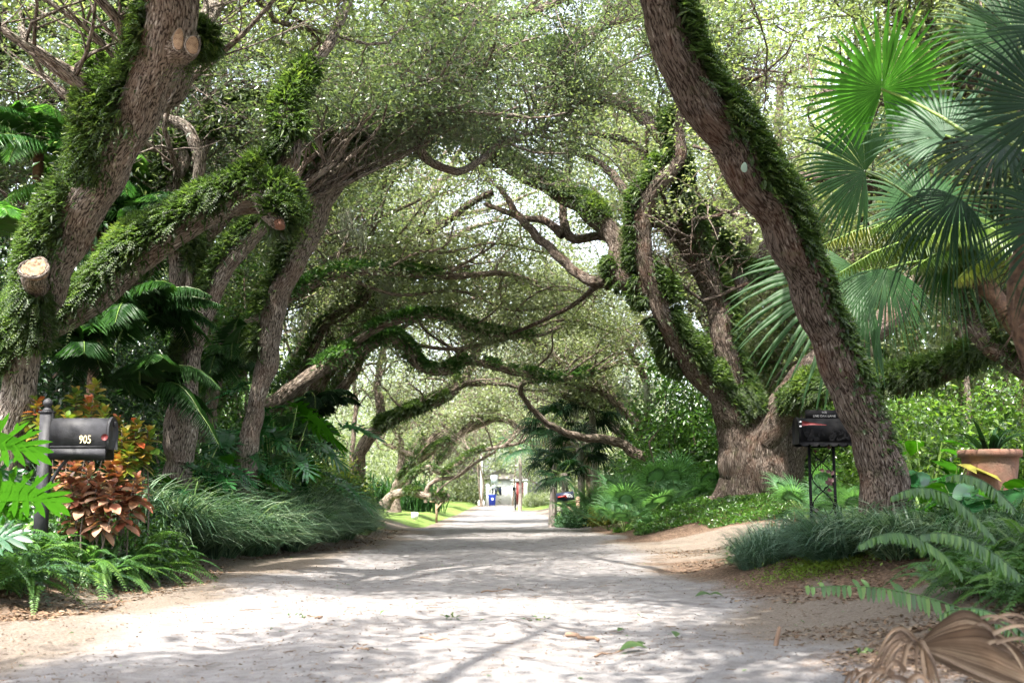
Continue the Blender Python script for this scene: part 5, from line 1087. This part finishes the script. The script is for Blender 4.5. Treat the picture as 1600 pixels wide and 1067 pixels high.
def text(body, size, mat, parent, loc, rot=(PI/2, 0, 0), name='lettering', ext=.0015, sx=1.0):
    cu = bpy.data.curves.new('t', 'FONT'); cu.body = body; cu.size = size; cu.extrude = ext; cu.align_x = 'CENTER'; cu.align_y = 'CENTER'; cu.resolution_u = 6
    o = bpy.data.objects.new('t', cu); C.objects.link(o); bpy.context.view_layer.update()
    me = bpy.data.meshes.new_from_object(o); bpy.data.objects.remove(o); me.materials.clear(); me.materials.append(mat)
    o = bpy.data.objects.new(name, me); C.objects.link(o); o.parent = parent; o.scale = (sx, 1, 1)
    o.location = np.array(loc)-np.array(parent.location) if parent else loc; o.rotation_euler = rot; return o
def arch_prof(w, h, n=12):
    r = w/2; hs = h-r; th = np.linspace(0, PI, n); return [(-r, 0), ]+[(-r*math.cos(t)*1.0, hs+r*math.sin(t)) for t in th]+[(r, 0)]
# 905 box
Y = 8.6; bl = at(84, 701, Y); br = at(174, 701, Y); tp = at(82, 653, Y); L = br[0]-bl[0]; Hh = tp[2]-bl[2]; w = .19
gm = gxy(at(71, 700, Y)[0], Y)
mx = thing('mailbox', 'dark grey mailbox numbered 905 on a dark post with a ball finial', 'mailbox', tuple(gm))
def loc_build(mb, name, mat, parent, smooth=False): return mb.build(name, mat, parent, smooth=smooth)
mb = MB(); prism(mb, [(Y+a, bl[2]+b) for a, b in arch_prof(w, Hh)], bl[0], br[0]-.012, 0); prism(mb, [(Y+a*1.03, bl[2]-.004+b*1.0) for a, b in arch_prof(w, .012)], bl[0]-.003, br[0]-.012, 0); rot_box(mb, (bl[0]+L*.5, Y-w/2-.002, bl[2]+.012), L*.96, .006, .008); loc_build(mb, 'box_body', M['box_dark'], mx)
mb = MB(); prism(mb, [(Y+a, bl[2]-.006+b) for a, b in arch_prof(w+.018, Hh+.014)], br[0]-.012, br[0]+.012, 0); d_ = loc_build(mb, 'door', M['box_dark'], mx)
mb = MB(); rot_box(mb, (br[0]+.018, Y, bl[2]+Hh*.8), .012, .03, .04); loc_build(mb, 'handle', M['box_dark'], d_).location = (0, 0, 0)
mb = MB(); rot_box(mb, (bl[0]+L*.40, Y, bl[2]-.030), L*.74, .14, .048); loc_build(mb, 'shelf', M['box_dark'], mx)
pz = at(71, 645, Y)[2]; mb = MB(); px_ = gm[0]; rot_box(mb, (px_, Y, (gm[2]-.1+pz)/2), .082, .082, pz-gm[2]+.1); rot_box(mb, (px_, Y, pz+.006), .10, .10, .012); lathe(mb, [(.0, 0), (.045, 0), (.03, .02), (.018, .03), (.02, .036), (.034, .05), (.038, .068), (.03, .088), (.012, .10), (0, .104)], (px_, Y, pz+.012)); loc_build(mb, 'post', M['box_dark'], mx)
s = np.linspace(0, 1, 10); mb = MB(); q = np.stack([px_+.04+.20*s, 0*s+Y, bl[2]-.054-.24*(1-s)**1.8], -1); tube(mb, q, np.full(10, .014), 8, 0, tip=False); loc_build(mb, 'bracket', M['box_dark'], mx)
c5 = at(133, 687, Y-w/2-.006); text('905', .088, M['gold'], mx, tuple(c5), sx=.72, name='number')
mb = MB(); c5 = at(164, 683, Y-w/2-.004); prism(mb, [(c5[0]+.026*math.cos(t), c5[2]+.026*math.sin(t)) for t in np.linspace(0, 2*PI, 18, endpoint=False)], Y-w/2-.014, Y-w/2+.001, 1); rot_box(mb, (c5[0], Y-w/2-.008, c5[2]), .05, .01, .02); loc_build(mb, 'flag', plain('flag_dark_red', (.12, .008, .008), .6), mx)
# ornate black box
Y = 9.7; sc = at(1345, 700, Y)[0]-at(1245, 700, Y)[0]; sc /= 100
x0 = at(1245, 700, Y)[0]; x1 = at(1333, 700, Y)[0]; zt = at(1245, 653, Y)[2]; zb = at(1245, 693, Y)[2]; gm = gxy((x0+x1)/2, Y); w = .22
mx = thing('mailbox', 'ornate black mailbox with scalloped skirt and red flag on scrolled posts', 'mailbox', tuple(gm))
mb = MB(); prism(mb, [(Y+a, zb+b) for a, b in arch_prof(w, zt-zb)], x0+.01, x1-.01, 0); loc_build(mb, 'box_body', M['black'], mx)
mb = MB(); prism(mb, [(Y+a, zb-.005+b) for a, b in arch_prof(w+.016, zt-zb+.012)], x0-.008, x0+.012, 0); loc_build(mb, 'door', M['black'], mx)
mb = MB(); n = 6; ll = (x1-x0)/n; prof = [(x0, zb+.02)]
for i in range(n): prof += [(x0+ll*(i+.5)-ll*.5*math.cos(t), zb-.004-.024*math.sin(t)) for t in np.linspace(.1, PI-.1, 7)]
prof += [(x1, zb+.02)]; prism(mb, prof[::-1], Y-w/2-.012, Y-w/2-.003, 1); prism(mb, prof[::-1], Y+w/2+.003, Y+w/2+.012, 1); loc_build(mb, 'skirt', M['black'], mx)
mb = MB()   # embossed leaf relief on the side
for i in range(40):
    cx_ = rng.uniform(x0+.04, x1-.04); cz_ = rng.uniform(zb+.02, zb+.12); a = rng.uniform(0, 6.28); K = 5; t = np.linspace(-.5, .5, K); q = np.stack([cx_+math.cos(a)*.05*t, 0*t+Y-w/2-.007, cz_+math.sin(a)*.05*t], -1); ribbons(mb, q[None], np.repeat([[-math.sin(a), 0, math.cos(a)]], K, 0)[None], (.012*np.array([.1, .8, 1, .8, .1]))[None], crease=-.4, N=np.broadcast_to(np.array([0, -1., 0]), (1, K, 3)))
loc_build(mb, 'relief', M['black'], mx)
pl0, pl1 = at(1258, 641, Y-.02), at(1316, 653, Y-.02); mb = MB(); rot_box(mb, ((pl0[0]+pl1[0])/2, Y-.02, (pl0[2]+pl1[2])/2), pl1[0]-pl0[0], .012, pl0[2]-pl1[2]+.006); pq = loc_build(mb, 'name_plate', M['black'], mx)
def ptxt(b, px, py, sz, Yt, par, sx=1): 
    o = text(b, sz, M['plaque'], mx, tuple(at(px, py, Yt)), sx=sx); return o
ptxt('900', 1288, 644.5, .030, Y-.028, mx); ptxt('LIVE OAK LANE', 1288, 650, .026, Y-.028, mx, 1.1)
mb = MB(); a_, b_ = at(1254, 661, Y-w/2-.02), at(1291, 664, Y-w/2-.02); prism(mb, [(a_[0], a_[2]+.020), (a_[0]+.06, a_[2]+.008), (b_[0], b_[2]+.003), (b_[0], b_[2]-.001), (a_[0]+.06, a_[2]-.016), (a_[0]-.01, a_[2]-.024)], Y-w/2-.024, Y-w/2-.016, 1); loc_build(mb, 'flag', M['red'], mx)
mb = MB()
for zz in (659, 666): c_ = at(1251, zz, Y-w/2-.02); lathe(mb, [(0, -.008), (.008, -.005), (.010, 0), (.008, .005), (0, .008)], c_, 10)
loc_build(mb, 'flag_bolts', M['white'], mx)
for px in (1264, 1302): mb = MB(); q = at(px, 700, Y); rod(mb, (q[0], Y, gm[2]-.15), (q[0], Y, zb), .013, 10); loc_build(mb, 'post', M['black'], mx)
xa, xb = at(1267, 700, Y)[0], at(1299, 700, Y)[0]; za, zc_ = zb-.04, gm[2]+.05; mb = MB(); cxm = (xa+xb)/2; wd = (xb-xa)/2
for k in range(3):
    zc0 = za-(za-zc_)*(k+.5)/3; hh = (za-zc_)/6
    for sx_ in (-1, 1):
        t = np.linspace(0, 1, 16); q = np.stack([cxm+sx_*wd*np.cos(t*PI), 0*t+Y+sx_*.004, zc0+hh*(1-2*t)], -1); tube(mb, q, np.full(16, .005), 6, 0)
        th = np.linspace(0, 4.6, 16); rr2 = .030*(1-th/6); q = np.stack([cxm+sx_*(.030)+sx_*rr2*np.cos(th), 0*th+Y, zc0+hh*.1+rr2*np.sin(th)*1.1], -1); tube(mb, q, np.full(16, .004), 6, 0)
loc_build(mb, 'scrollwork', M['black'], mx)
mb = MB(); n = 16; pq_ = np.stack([rng.uniform(xa, xb, n), np.full(n, Y-.012), rng.uniform(zc_, za, n)], -1); kites(mb, pq_, rand(n)*[1, .2, 1], np.tile([0, -1., .1], (n, 1)), .055, .038, .3); loc_build(mb, 'iron_leaves', plain('rust_leaf', (.05, .012, .012), .6), mx)
mb = MB(); rod(mb, (xa, Y, za+.01), (xb, Y, za+.01), .006); rod(mb, (xa, Y, zc_), (xb, Y, zc_), .006); loc_build(mb, 'crossbar', M['black'], mx)
# navy box on wooden post
Y = 28; c0 = at(883, 775.5, Y); gm = gxy(at(903, 790, Y)[0], Y); mx = thing('mailbox', 'navy mailbox with red flag and pale number on a braced wooden post', 'mailbox', tuple(gm))
R_ = Matrix.Rotation(math.radians(-8), 3, 'Y'); mb = MB(); w = .2; hL = .22
pr = np.array([(a, b-.11) for a, b in arch_prof(w, .22)]); m0 = MB(); prism(m0, pr, -hL, hL, 0); v = m0.v[0]@np.array(R_).T+c0; mb.add(v, m0.f); loc_build(mb, 'box_body', M['navy'], mx)
mb = MB(); rot_box(mb, c0+np.array(R_)@np.array([-.08, -.115, .01]), .22, .01, .035, np.array(R_)); rot_box(mb, c0+np.array(R_)@np.array([.01, -.115, -.005]), .05, .01, .075, np.array(R_)); loc_build(mb, 'flag', plain('bright_flag', (.45, .03, .02), .5), mx)
text('836', .12, M['white'], mx, tuple(c0+np.array([.11, -.115, .02])), (PI/2, -math.radians(-8), 0), 'number', sx=.9)
mb = MB(); rot_box(mb, (gm[0], Y, (gm[2]+c0[2])/2-.05), .09, .09, c0[2]-gm[2]+.1); loc_build(mb, 'post', M['wood'], mx)
mb = MB(); rot_box(mb, (c0[0]+.1, Y, c0[2]-.13), .5, .09, .03); rod(mb, (gm[0]-.02, Y, gm[2]+.25), (c0[0]-.02, Y, c0[2]-.14), .03, 6); loc_build(mb, 'brace', M['wood'], mx)
# small black box on cross-shaped post by the lawn
Y = 44; gm = gpt(682, 812, Y); mx = thing('mailbox', 'small black mailbox on a cross shaped wooden post by the sunny lawn', 'mailbox', tuple(gm)); zt = at(682, 770, Y)[2]
mb = MB(); rot_box(mb, (gm[0], Y, (gm[2]-.1+zt)/2), .09, .09, zt-gm[2]+.1); loc_build(mb, 'post', M['wood'], mx)
mb = MB(); q = at(684, 783, Y); rot_box(mb, (q[0]+.05, Y-.05, q[2]), .72, .08, .07); rod(mb, (gm[0], Y-.05, q[2]-.3), (gm[0]+.25, Y-.05, q[2]), .03, 6); loc_build(mb, 'arm', M['wood'], mx)
q = at(692, 780.5, Y-.05); mb = MB(); prism(mb, [(Y-.05+a, q[2]+b) for a, b in arch_prof(.17, .2)], q[0]-.2, q[0]+.24, 0); loc_build(mb, 'box_body', M['black'], mx)
# lawn notice
q = gpt(648, 806, 40); sgn = thing('yard_sign', 'tiny white notice standing in the sunny lawn', 'sign', tuple(q)); mb = MB(); rot_box(mb, q+[0, 0, .22], .24, .012, .24); mb.build('panel', M['white'], sgn); mb = MB(); rod(mb, q-[0, 0, .05], q+[0, .012, .12], .008); mb.build('stake', M['wood'], sgn)
# terracotta planter
Y = 9.6; q = at(1546, 705, Y); g = gxy(q[0], Y); pl = thing('clay_planter', 'large round terracotta pot holding a strappy bromeliad at the right edge', 'planter', tuple(g)); R = 44*Y/F
mb = MB(); z = q[2]; lathe(mb, [(R*.55, g[2]-z-.02), (R*.62, g[2]-z+.05), (R*.82, -.28), (R*.93, -.12), (R*.95, -.055), (R*1.06, -.05), (R*1.08, 0), (R*1.03, .012), (R*.95, .008), (R*.93, -.04), (0, -.045)], (q[0], Y, z), 40); mb.build('pot', M['clay'], pl, smooth=True)
br_ = thing('bromeliad', 'dark strappy bromeliad growing in the terracotta pot', 'bromeliad', (q[0], Y, z-.04)); mb = MB(); n = 26; a = rng.uniform(0, 2*PI, n); B = np.tile([q[0], Y, z-.04], (n, 1))+np.stack([np.cos(a), np.sin(a), 0*a], -1)*.04
grass(mb, B, np.stack([np.cos(a), np.sin(a), 0*a], -1), rng.uniform(.12, .3, n), rng.uniform(.2, .42, n), .05, droop=.7); mb.build('leaves', M['palm_dark'], br_)
# broad leaf plants round the pot
def broad(px, py, Y, label, n, L, mat, seed, cat='leafy plant', name='broadleaf_plant', h=(.25, .6), asp=.3):
    g_ = np.random.default_rng(seed); c = gpt(px, py, Y); r_ = thing(name, label, cat, tuple(c)); mb = MB(); sb = MB()
    a = g_.uniform(0, 2*PI, n); K = 8; t = np.linspace(0, 1, K); hh = g_.uniform(*h, n)
    D = nz(np.stack([np.cos(a), np.sin(a)-.3, -.2+g_.normal(size=n)*.25], -1)); B = c+D*[.22, .22, 0]+np.stack([0*hh, 0*hh, hh], -1); LL = L*g_.uniform(.7, 1.2, n)
    Cn = B[:, None]+D[:, None]*(LL[:, None]*t)[..., None]; Cn[..., 2] -= .25*LL[:, None]*t**2; S = nz(np.cross(D, [0, 0, 1.]+g_.normal(size=(n, 3))*.25))
    ribbons(mb, Cn, np.repeat(S[:, None], K, 1), LL[:, None]*asp*np.array([.3, .8, 1, 1.02, .9, .7, .4, .03]), g_.random(n), crease=.2)
    s = np.linspace(0, 1, 5)[None, :, None]; batch_tubes(sb, c*(1-s)+B[:, None]*s, np.full((n, 5), .005), 4); mb.build('leaves', M[mat], r_); sb.build('stem', M['stalk'], r_)
broad(1470, 760, 9.6, 'yellow leaved plant left of the clay pot', 7, .24, 'yellow', 1, h=(.4, .6), asp=.34)
broad(1450, 760, 9.1, 'broad dark green leaves in front of the yellow leaved plant', 12, .32, 'philo', 2, h=(.3, .5), asp=.38)
broad(1560, 760, 7.9, 'broad green leaves at the right edge in front of the clay pot', 22, .28, 'philo', 3, h=(.25, .5), asp=.34)
broad(1520, 780, 8.3, 'low green leaves right under the clay pot', 30, .26, 'philo_lit', 4, h=(.2, .48), asp=.3)
broad(1440, 700, 12.5, 'sunlit large leaved bush behind the leaning trunk', 16, .35, 'philo_lit', 5, h=(.5, 1.1), asp=.3)
# bromeliads with orange cores near the massive oak
for i, (px, Y, lb) in enumerate([(1207, 13.6, 'strappy bromeliad with orange core at the massive oak, left of the pair'), (1243, 13.2, 'strappy bromeliad with orange core beside the black mailbox, right of the pair')]):
    c = gpt(px, 790, Y); r_ = thing('bromeliad', lb, 'bromeliad', tuple(c)); mb = MB(); n = 16; a = rng.uniform(0, 2*PI, n); grass(mb, c+rand(n)*[.02, .02, 0], np.stack([np.cos(a), np.sin(a), 0*a], -1), rng.uniform(.05, .22, n), rng.uniform(.2, .4, n), .035, droop=.5); mb.build('leaves', M['liriope_blue'], r_)
    mb = MB(); n = 12; a = rng.uniform(0, 2*PI, n); grass(mb, c+rand(n)*[.02, .02, 0], np.stack([np.cos(a), np.sin(a), 0*a], -1), rng.uniform(.12, .2, n), rng.uniform(.03, .07, n), .02, droop=.2); mb.build('core', leafmat('bromeliad_core', [(.13, .045, .018), (.2, .075, .03)], .2, .4, .5, .6, 9), r_)
c = gpt(1255, 800, 12.9); mb = MB(); q = np.array([c+[-.28, 0, .06], c+[-.1, -.05, .03], c+[.05, 0, .05], c+[.2, .02, .02]]); qq, rr = catmull(q, [.015, .035, .045, .03], .03); tube(mb, qq, rr, 12, .3); tag(mb.build('fallen_log', M['bark_grey'], origin=tuple(c)), 'pale short driftwood log lying by the bromeliads', 'log')
# dead fan leaf in the right foreground
dl = thing('dead_palm_leaf', 'huge curled dead brown fan leaf in the right foreground corner', 'palm leaf', tuple(gxy(1.9, 4.2)))
def dead_leaf():
    g_ = np.random.default_rng(4); Y = 3.75; c = at(1432, 1012, Y); K = 14; t = np.linspace(0, 1, K); mb = MB(); n = 46
    for i in range(n):      # pleated blade arching to the right, draped over the bank
        f = i/(n-1); L = .50*(1-.18*abs(f-.4)*2)*g_.uniform(.92, 1.08); px0 = c+[0, 0, 0]
        up = .30*(1-f)**1.2-.34*f; dy = -.22+.65*(1-f)
        q = px0+np.stack([L*t*(.92+.1*f), dy*L*t*1.2, up*L*np.sin(np.minimum(t*1.9, 1.9))*.9-(.52*(1-f)+.1)*L*np.clip(t-.42, 0, 1)**1.5*1.6], -1)
        q[:, 0] += .06*g_.normal()*np.clip(t-.6, 0, 1); q[:, 2] += .03*g_.normal()*np.clip(t-.6, 0, 1)
        S = nz(np.cross(np.gradient(q, axis=0), np.array([.1, -1., .5])))
        hw = .017*np.minimum(t*4+.2, 1)*np.where(t > .6, (1-t)/.4*.85+.08, 1); ribbons(mb, q[None], S[None], hw[None], g_.random(), crease=1.0)
    mb.build('pleated_blade', M['dead'], dl)
    mb = MB()
    for i in range(20):     # folded tips hanging left of the hub
        a_ = g_.uniform(2.6, 5.2); L = g_.uniform(.08, .20); d = np.array([math.cos(a_), -.3, math.sin(a_)*.8]); q = c+[.0, -.02, .01]+d*L*t[:, None]; q[:, 2] += .05*np.sin(t*PI)-.08*t**2; S = nz(np.cross(np.gradient(q, axis=0), np.array([.3, -1., .2]))); ribbons(mb, q[None], S[None], (.009*np.minimum(t*4+.4, 1)*(1.05-t)**.6)[None], g_.random(), crease=.6)
    for i in range(9):     # thin strips lifting off the top and the frame bottom
        q0 = c+np.array([g_.uniform(.1, .32), g_.uniform(0, .2), g_.uniform(.0, .05)]); L = g_.uniform(.12, .3); a_ = g_.uniform(-.9, .5); d = np.array([math.cos(a_), -.2, math.sin(a_)*.5]); q = q0+d*L*t[:, None]; q[:, 2] += .05*np.sin(t*PI)-.12*t**2; S = nz(np.cross(np.gradient(q, axis=0), np.array([.1, -1., .4]))); ribbons(mb, q[None], S[None], (.007*(1.02-t)**.6)[None], g_.random(), crease=.6)
    for i in range(10):
        q0 = at(g_.uniform(1340, 1420), g_.uniform(1050, 1085), 3.6); L = g_.uniform(.08, .16); a_ = g_.uniform(.6, 3.0); d = np.array([math.cos(a_), -.1, math.sin(a_)*.5]); q = q0+d*L*t[:, None]; q[:, 2] += .02*np.sin(t*PI)-.08*t**2; S = nz(np.cross(np.gradient(q, axis=0), np.array([.1, -1., .4]))); ribbons(mb, q[None], S[None], (.010*(1.02-t)**.6)[None], g_.random(), crease=.6)
    mb.build('curled_tips', M['dead'], dl)
    mb = MB(); q = np.array([c+[0, 0, -.01], c+[.25, .1, -.03], c+[.6, .3, -.08], c+[1.0, .5, -.15]]); qq, rr = catmull(q, [.010, .012, .014, .016], .05); tube(mb, qq, rr, 8, .05); mb.build('leaf_stalk', M['dead'], dl)
dead_leaf()
# lichen disc and small leaf spots on the near oak trunk: part of that tree
c = at(1163, 262, 7.46); mb = MB(); disc(mb, c, (-.1, -1, -.2), .022, .035, th=.004); mb.build('lichen_patch', plain('lichen', (.22, .30, .24), .9), t6.root)

# ------------------------------------------------------------------ far end
Y = 98; b = gpt(752, 788, Y); lp = thing('street_lamp', 'slender white lamp post with a round globe at the far end of the lane', 'street lamp', tuple(b)); zt = at(752, 708, Y)[2]
mb = MB(); rod(mb, b, (b[0], Y, zt), .13, 12, .10); lathe(mb, [(.32, 0), (.32, .3), (.16, .5)], b, 12); mb.build('pole', M['white'], lp)
mb = MB(); lathe(mb, [(0, -.05), (.2, 0), (.3, .15), (.3, .3), (.15, .48), (0, .5)], (b[0], Y, zt), 14); mb.build('globe', M['white'], lp)
b = gpt(769, 788, 92); bn = thing('recycling_bin', 'blue wheeled bin with a pale round mark on its front, beside the lamp post', 'bin', tuple(b)); hB = 18*92/F
mb = MB(); k = hB; v = []
for zz, ww, dd in ((.06*k, .24, .24), (k*.9, .31, .33)): v += [(b[0]-ww, b[1]-dd, b[2]+zz), (b[0]+ww, b[1]-dd, b[2]+zz), (b[0]+ww, b[1]+dd, b[2]+zz), (b[0]-ww, b[1]+dd, b[2]+zz)]
mb.add(v, np.array([[0, 1, 5, 4], [1, 2, 6, 5], [2, 3, 7, 6], [3, 0, 4, 7], [3, 2, 1, 0]])); mb.build('bin_body', M['blue'], bn)
mb = MB(); rot_box(mb, b+[0, 0, k*.94], .70, .74, .08); rot_box(mb, b+[0, .38, k*.95], .5, .05, .05); mb.build('lid', M['blue'], bn)
for sx_ in (-.22, .22): mb = MB(); prism(mb, [(b[1]+.22+.1*math.cos(t), b[2]+.1+.1*math.sin(t)) for t in np.linspace(0, 2*PI, 12, endpoint=False)], b[0]+sx_-.03, b[0]+sx_+.03, 0); mb.build('wheel', M['black'], bn)
mb = MB(); prism(mb, [(b[0]+.02+.10*math.cos(t), b[2]+k*.62+.10*math.sin(t)) for t in np.linspace(0, 2*PI, 14, endpoint=False)], b[1]-.335, b[1]-.325, 1); mb.build('round_mark', M['white'], bn)
b = gpt(772, 788, 94); zt = at(772, 742, 94)[2]; sg = thing('road_sign', 'two plain whitish panels on a post behind the blue bin', 'sign', tuple(b)); mb = MB(); rod(mb, b, (b[0], 94, zt-.1), .035); mb.build('post', M['white'], sg)
for (pa, pb, ww) in ((742, 755, .56), (758, 763, .34)): mb = MB(); z1, z2 = at(772, pa, 94)[2], at(772, pb, 94)[2]; rot_box(mb, (b[0], 93.93, (z1+z2)/2), ww, .02, z1-z2); mb.build('panel', plain('sign_face', (.62, .70, .76), .5), sg)
b = gpt(762, 788, 97); mb = MB(); rot_box(mb, b+[0, 0, .85], .28, .28, 1.7); lathe(mb, [(.2, 0), (.2, .05), (.1, .15), (0, .16)], b+[0, 0, 1.7], 8); tag(mb.build('gate_post', M['white'], origin=tuple(b)), 'short pale pillar between lamp post and blue bin', 'pillar')
b = gpt(786, 786, 104); hs = thing('white_house', 'bright white house front half hidden by the clipped hedge', 'house', tuple(b)); mb = MB(); rot_box(mb, b+[0, 2, 1.2], 3.8, 4, 2.4); mb.build('wall', M['white'], hs)
mb = MB(); prism(mb, [(b[0]-2.3, b[2]+2.4), (b[0]+2.3, b[2]+2.4), (b[0], b[2]+3.4)], 103.6, 108.4, 1); mb.build('roof', plain('roof_tile', (.3, .27, .25), .8), hs)
mb = MB(); rot_box(mb, b+[-.6, -.03, 1.3], .9, .06, .8); mb.build('window', M['navy'], hs)
b = gpt(811, 785, 100); ht = thing('red_doorway', 'narrow red door between pale posts to the right of the white house', 'door', tuple(b)); mb = MB(); rot_box(mb, b+[.05, 0, 1.05], .62, .1, 2.0); mb.build('door', M['red'], ht)
mb = MB(); rot_box(mb, b+[-.5, 0, 1.0], .4, .14, 1.9); mb.build('post', M['white'], ht); mb = MB(); rot_box(mb, b+[.6, 0, 1.15], .32, .14, 2.2); mb.build('post', M['white'], ht); mb = MB(); rot_box(mb, b+[0, 0, 2.2], 1.6, .3, .14); mb.build('lintel', M['white'], ht)
Y = 76; b = gpt(805, 795, Y); mb2 = thing('mailbox', 'dark small mailbox on a thin dark post in front of the clipped hedge', 'mailbox', tuple(b)); zt = at(804, 766, Y)[2]; mb = MB(); rod(mb, b, (b[0], Y, zt), .05); mb.build('post', M['black'], mb2)
mb = MB(); prism(mb, [(b[0]+a-.08, zt+bb) for a, bb in arch_prof(.24, .24)], Y-.25, Y+.25, 1); mb.build('box_body', M['black'], mb2)
leafmass('clipped_hedge', 'rounded clipped pale green hedge in front of the white house', [(1.0, 2.9, 84, 87, .3, 1.15, 9000)], 'shrub_b' if 'shrub_b' in M else 'oak_pale', .10, .35, 60, .6, 0, 'thing')
bpy.data.objects['clipped_hedge']['category'] = 'hedge'
leafmass('shrub', 'white-flowered low shrub at the lane edge below the navy mailbox', [(1.25, 2.4, 27.2, 29.5, .0, .42, 7000)], 'palm_pale', .07, .2, 60, .6, 0, 'thing'); bpy.data.objects['shrub']['category'] = 'shrub'
leafmass('golden_shrub', 'yellow-green low shrub right of the navy mailbox post', [(2.0, 2.7, 26.5, 27.5, .0, .45, 3500)], 'yellow', .08, .2, 60, .5, 0, 'thing'); bpy.data.objects['golden_shrub']['category'] = 'shrub'
leafmass('yellow_shrub', 'yellowish leafed bush at the foot of the forked oak beyond the grass border', [(-5.2, -4.0, 26, 30, .2, 1.2, 9000)], leafmat('yellowish', [(.1, .16, .025), (.2, .24, .04), (.3, .3, .06)], .4, .4, .5, 1.3, 2), .09, .35, 60, .5, 0, 'thing'); bpy.data.objects['yellow_shrub']['category'] = 'shrub'
# grey banyan-like trunks at the end
b = gxy(-4.6, 106); bt = thing('banyan_tree', 'pale grey many stemmed tree with hanging roots behind the lamp post', 'tree', tuple(b)); mb = MB()
for i in range(46):
    x = b[0]+rng.normal()*1.8; y = b[1]+rng.normal()*1.0; top = np.array([b[0]+rng.normal()*2.2, y, 7.2]); q = np.array([[x, y, b[2]+(0 if i < 16 else rng.uniform(1, 3.5))], [(x+top[0])/2+rng.normal()*.2, y, 3.6], top]); qq, rr = catmull(q, [.14, .10, .16] if i < 16 else [.03, .05, .08], .4); tube(mb, qq, rr, 7, .15, i)
mb.build('trunk', plain('pale_root', (.34, .29, .27), .9), bt); mb = MB(); n = 16000; p = np.array([b[0], b[1], 7.5])+rand(n)*[3.2, 2.2, 1.1]; kites(mb, p, rand(n), rand(n)+[0, 0, 1], .3, .14); mb.build('crown', M['oak_pale'], bt)
# strappy pandanus clump behind lawn
for i, (x, y, lb) in enumerate([(-6.2, 52, 'spiky strap leaved plant at the back of the lawn, left one'), (-4.4, 53.5, 'spiky strap leaved plant behind the small black mailbox'), (-5.3, 56, 'tall spiky strap leaved plant farthest back on the lawn')]):
    c = gxy(x, y); r_ = thing('strap_leaf_plant', lb, 'strap leaved plant', tuple(c), 'strap leaved plants behind the lawn'); mb = MB(); n = 160; a = rng.uniform(0, 2*PI, n); grass(mb, c+rand(n)*[.5, .4, .1], np.stack([np.cos(a), np.sin(a), 0*a], -1), rng.uniform(.8, 1.9, n), rng.uniform(.3, 1.1, n), .09, droop=.8); mb.build('leaves', M['palm'], r_)
# spanish moss wisps hanging from the far limbs
mb = MB()
wl_ = [(430, 480, 19), (468, 490, 19), (602, 440, 20.5), (606, 430, 20.5), (745, 450, 24), (900, 640, 30), (760, 300, 21), (540, 330, 18), (560, 350, 18), (1010, 600, 24), (980, 590, 25)]
for (px, py, Y) in wl_:
    n = 60; p = at(px, py, Y)+rand(n)*[.08, .08, .05]; K = 7; t = np.linspace(0, 1, K)[None]; L = rng.uniform(.15, .5, (n, 1)); Cn = np.repeat(p[:, None], K, 1)+np.cumsum(rng.normal(size=(n, K, 3))*.014, 1); Cn[..., 2] -= L*t; batch_tubes(mb, Cn, np.full((n, K), .003), 3)
tag(mb.build('hanging_moss', M['moss_air']), 'pale wisps of hanging moss on the limbs over the lane', None, None, 'stuff')
